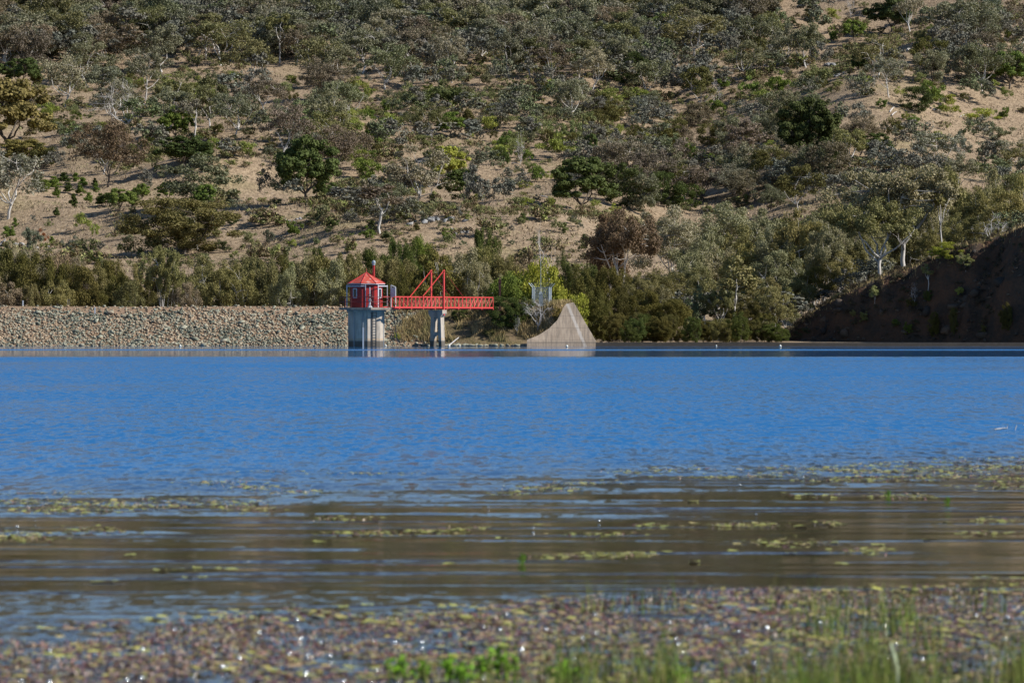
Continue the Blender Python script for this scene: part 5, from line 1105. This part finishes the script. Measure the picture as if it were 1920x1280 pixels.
NB = 50000; D = rs.uniform(19, 37.5, NB); x = rs.uniform(-0.14, 0.14, NB) * D; px = x / D * F + 960; py = HZ + CH * F / D
ok = (py > shore_y(px) + 12 + 26 * fbm(x / 1.1, D / 1.1, 61, 3)) & (fbm(x / 0.6, D / 1.2, 63, 3) > -0.2)
blades("weed_stems", np.stack([x, D, 0 * x - 0.005], 1)[ok], (0.006, 0.038), (0.008, 0.022), M['bits'], "curled reddish brown stems and leaf tips poking up through the floating weed", 12, 1.0)
# thinner rafts farther out on the water
NL = 5200; D = rs.uniform(19, 37, NL); x = rs.uniform(-0.14, 0.14, NL) * D; px = x / D * F + 960; py = HZ + CH * F / D
ok = (py > shore_y(px) + 4 + 26 * fbm(x / 1.1, D / 1.1, 61, 3)) & (fbm(x / 0.9, D / 1.6, 66, 3) > 0.04)
c = np.stack([x, D, np.full(NL, 0.014)], 1)[ok]; v, q = discs(c, rs.uniform(0.018, 0.048, len(c)), 0.06, 8, 9); v[:, 2] += 0.006
o = link("yellow_pads", np_mesh("yellow_pads", v, q, M['lily'])); tag(o, "broader yellow green leaves lying in patches on the reddish weed mat", "floating leaves", kind="stuff")
rafts = []
def raft(px, py, w_, h_, n): rafts.append((px, py, w_, h_ * 1.5, int(n * 0.7)))
for a in ((60, 940, 130, 6, 150), (200, 946, 120, 6, 150), (110, 958, 110, 5, 120), (300, 950, 90, 5, 70), (440, 942, 60, 6, 80), (480, 955, 40, 6, 50), (30, 1003, 60, 6, 60), (180, 995, 60, 5, 60), (60, 1010, 50, 4, 40), (410, 905, 50, 4, 60), (480, 914, 60, 5, 80), (560, 922, 60, 4, 50),
          (700, 888, 80, 3, 40), (520, 884, 60, 2, 26), (690, 1000, 70, 4, 90), (800, 996, 60, 3, 60), (880, 991, 40, 3, 30), (640, 973, 50, 3, 40), (1000, 915, 50, 4, 70), (1060, 918, 40, 4, 50), (960, 925, 30, 4, 30), (1090, 905, 70, 3, 50), (1280, 880, 90, 3, 70), (1340, 895, 80, 3, 60), (1180, 885, 60, 3, 30),
          (1500, 878, 100, 4, 110), (1620, 884, 110, 4, 150), (1740, 880, 120, 5, 190), (1860, 876, 110, 5, 180), (1780, 892, 120, 5, 170), (1900, 898, 60, 5, 110), (1660, 896, 70, 4, 70), (1560, 900, 80, 4, 60), (1440, 890, 70, 3, 50), (1530, 928, 40, 4, 40), (1680, 930, 60, 4, 50), (1880, 912, 60, 5, 60),
          (1720, 867, 90, 3, 60), (1860, 860, 90, 3, 60), (1640, 873, 70, 3, 40), (1380, 984, 60, 3, 80), (1430, 985, 40, 3, 50), (1120, 1002, 60, 3, 40), (1560, 982, 20, 4, 26), (1480, 1018, 70, 6, 70), (1620, 1033, 50, 5, 50), (1140, 1041, 60, 4, 60), (1190, 1040, 30, 4, 40), (1050, 1045, 40, 4, 30), (1840, 1000, 40, 5, 30), (1220, 985, 30, 3, 20), (1860, 975, 60, 4, 30), (100, 925, 100, 3, 40), (330, 935, 90, 3, 30)):
    raft(*a)
C_ = []; B_ = []
for px, py, w_, h_, n in rafts:
    for k in range(int(n * 3.0)):
        a = rnd.gauss(0, .6); b = rnd.gauss(0, .42); x, D = wpt(px + a * w_, py + b * h_)
        (C_ if k % 3 else B_).append((x, D, abs(rnd.gauss(0, .006))))
C_ = np.array(C_); v, q = discs(C_, rs.uniform(0.014, 0.05, len(C_)), 0.06, 5); o = link("pad_rafts", np_mesh("pad_rafts", v, q, M['raft'])); tag(o, "thin drifting rafts of small yellow green pads across the calm water", "floating pads", kind="stuff")
blades("raft_stems", B_, (0.004, 0.020), (0.008, 0.025), M['bits'], "dark and tan stem tips standing in the drifting rafts of pads", 14, 0.9)
# single pads on the open water
pads = [(370, 1065), (330, 1070), (402, 1067), (352, 1084), (380, 1083), (186, 1091), (212, 1091), (430, 1068), (598, 1016), (616, 1017), (243, 1041), (1170, 1040), (1100, 1038), (1302, 1054), (1250, 1035), (1375, 1033), (1480, 1038), (1500, 987), (1528, 980), (1648, 1022), (1740, 1012), (1580, 1058), (842, 1058), (940, 1010), (1010, 984), (1084, 1002), (1840, 976), (1300, 940), (300, 1070), (690, 1135), (640, 1138), (540, 1137), (1198, 1038)]
pm_ = []
for k in range(5):
    v, q = discs(np.array([[0, 0, 0.004]]), np.array([0.5]), 0.03, 40 + k, 11); pm_.append(np_mesh("lily_pad", v, q, M['lily']))
for k, (px, py) in enumerate(pads):
    x, D = wpt(px, py); t = link("lily_pad", pm_[k % 5], None, (x, D, 0.006)); s_ = rnd.uniform(0.08, 0.14); t.scale = (s_ * 1.2, s_ * 1.2, 0.2); t.rotation_euler = (0, 0, rnd.uniform(0, 6))
    tag(t, "single yellow green pad floating apart on the calm brown water", "lily pad", "single pads on the calm water")
# small metal domes added over the weed to make sun glints
M['wet'] = N("glint_metal"); M['wet'].bsdf((0.8, 0.82, 0.78), 0.2, 0.5, Metallic=1.0); M['wet'] = M['wet'].m
V = []; Q = []; off = 0
ico = MB().lathe([(0.02, -0.6), (0.7, -0.5), (1.0, 0), (0.75, 0.55), (0.3, 0.85), (0.02, 0.92)], 10); iv = np.array(ico.v); iq = np.array([f for f in ico.f if len(f) == 4])
for k in range(115):
    px = rnd.uniform(0, 1920); py = rnd.uniform(0, 1) ** 0.8 * 150 + shore_y(px) + 15 if k < 102 else rnd.uniform(875, 1060)
    x, D = wpt(px, py); s_ = rnd.uniform(0.007, 0.020); V.append(iv * s_ + np.array([x, D, 0.02])); Q.append(iq + off); off += len(iv)
o = link("glint_beads", np_mesh("glint_beads", np.concatenate(V), np.concatenate(Q), M['wet'], True)); tag(o, "added metal beads making sun glints over the floating weed", "wet buds", kind="stuff")
# reeds in front
NR = 26000; D = rs.uniform(16.5, 26, NR); px = 700 + 1300 * rs.rand(NR) ** 0.75; x = (px - 960) / F * D; dens = np.interp(px, [700, 950, 1200, 1550, 1920], [0.02, 0.16, 0.26, 0.36, 0.75]) * np.clip(0.25 + 4.5 * (fbm(x / 0.28, D / 1.2, 71, 3)), 0, 3)
ok = rs.rand(NR) < dens; hmax = np.interp(px, [700, 1300, 1920], [0.14, 0.22, 0.34])[ok]
rp_ = np.stack([x, D, 0 * x - 0.02], 1)[ok]
topz = CH + (HZ - 1300 + 0 * hmax) * rp_[:, 1] / F
for lo, hi_, nm_, sd in ((0.0, 0.5, 'a', 1), (0.5, 1.0, 'b', 2)):
    pass
keep = rp_[:, 1] > 21.0
blades("reeds", rp_[keep], (0.10, 0.46), (0.005, 0.012), M['reed'], "soft green and straw coloured reeds rising at the near shore", 15, 0.18, "reeds", 4)
NR2 = 5000; D = rs.uniform(24, 33, NR2); px = 1000 + 950 * rs.rand(NR2); x = (px - 960) / F * D; ok = fbm(x / 0.4, D / 1.5, 72, 2) > 0.12
blades("sedge_tufts", np.stack([x, D, 0 * x - 0.01], 1)[ok], (0.12, 0.34), (0.004, 0.009), M['reed'], "olive sedge tufts standing among the floating weed", 16, 0.25, "sedge", 3)
# leafy water plants
def leafy(seed):
    r = np.random.RandomState(seed); C = Buf(); T = Buf()
    for k in range(9):
        a = r.uniform(0, 6.28); rad = r.uniform(0, 0.42); b = np.array([cos(a) * rad, sin(a) * rad, 0]); e = b * 1.15 + np.array([0, 0, r.uniform(0.6, 1.0)]); T.tube(curve(b, e, r, .08, 4), [.03, .025, .02, .012], 4)
        n = 9; t = r.uniform(0.35, 1.0, n); ctr = b + (e - b) * t[:, None] + r.normal(0, .09, (n, 3)) * [1, 1, .5]; C.leaves(ctr, r.normal(0, 1, (n, 3)) * [1, 1, .4] + [0, 0, .3], r.normal(0, .5, (n, 3)) + [0, 0, 1], r.uniform(.16, .3, n), r.uniform(.1, .17, n))
    return C.mesh("leaves", M['fresh']), T.mesh("stems", M['fresh'])
lf = [leafy(k) for k in range(4)]
for k, (px, py, h_, w_, lb) in enumerate(((745, 1272, 44, 48, "first fresh green water plant at the shore, farthest from the reeds"), (790, 1268, 36, 40, "low fresh green water plant next to the first one"), (842, 1262, 44, 60, "broad fresh green water plant in the middle of the leafy row"), (905, 1260, 50, 44, "taller fresh green water plant toward the reed end of the leafy row"),
                                       (950, 1262, 58, 52, "tallest fresh green water plant where the leafy row meets the reeds"), (1060, 1262, 34, 70, "fresh green leafy patch just inside the reeds"), (1275, 1258, 26, 60, "low bright green leafy plant in the middle of the reeds"), (868, 1285, 40, 50, "fresh green water plant cut off by the picture's bottom edge"))):
    D = min(CH * F / (py - HZ), 26.5); x = (px - 960) / F * D; t = thing("water_plant", lb, "water plant", (x, D, -0.02), rnd.uniform(0, 6)); t.scale = (w_ / F * D * 1.1, w_ / F * D * 1.1, h_ / F * D * 1.25)
    link("leaves", lf[k % 4][0], t); link("stems", lf[k % 4][1], t)
for px, py, lb in ((1776, 945, "small upright green tuft on the calm water, highest of the lone tufts"), (978, 1056, "little green tuft standing alone in the middle of the brown water"), (1665, 932, "small green tuft among the far pads")):
    x, D = wpt(px, py); t = thing("water_plant", lb, "water plant", (x, D, -0.01), 1.0); t.scale = (0.08, 0.08, 0.11); link("leaves", lf[1][0], t); link("stems", lf[1][1], t)
D = 25.0; a = Vector(((1683 - 960) / F * D, D, CH - (1252 - HZ) / F * D)); b = Vector(((1670 - 960) / F * D, D, CH - (1204 - HZ) / F * D))
M['pale'] = m_plain("pale_reed", (0.62, 0.70, 0.45), 0.5)
tag(MB().tube([a - Vector((0, 0, .12)), a, (a + b) / 2, b], [.006, .011, .012, .006], 5).build("pale_reed_stem", M['pale']), "thick pale broken reed stem leaning among the reeds", "reed stem")
# drifting branch far out on the blue water
x, D = wpt(1886, 806); t = thing("drifting_branch", "drifting branch with pinkish broken ends sticking out of the blue water", "branch", (x, D, 0)); t.scale = (.75,) * 3
k_ = D / F
MB().tube([(-.30, 0, .01), (-.1, .02, .04), (.03, 0, .05), (.06, 0, .17)], [.03, .028, .025, .02], 5).build("limb", M['dead'], t); MB().tube([(.26, 0, 0), (.30, 0, .14)], [.02, .015], 5).build("twig", M['dead'], t); MB().tube([(.62, 0, .02), (.50, 0, .15)], [.035, .015], 5).build("twig", M['dead'], t)
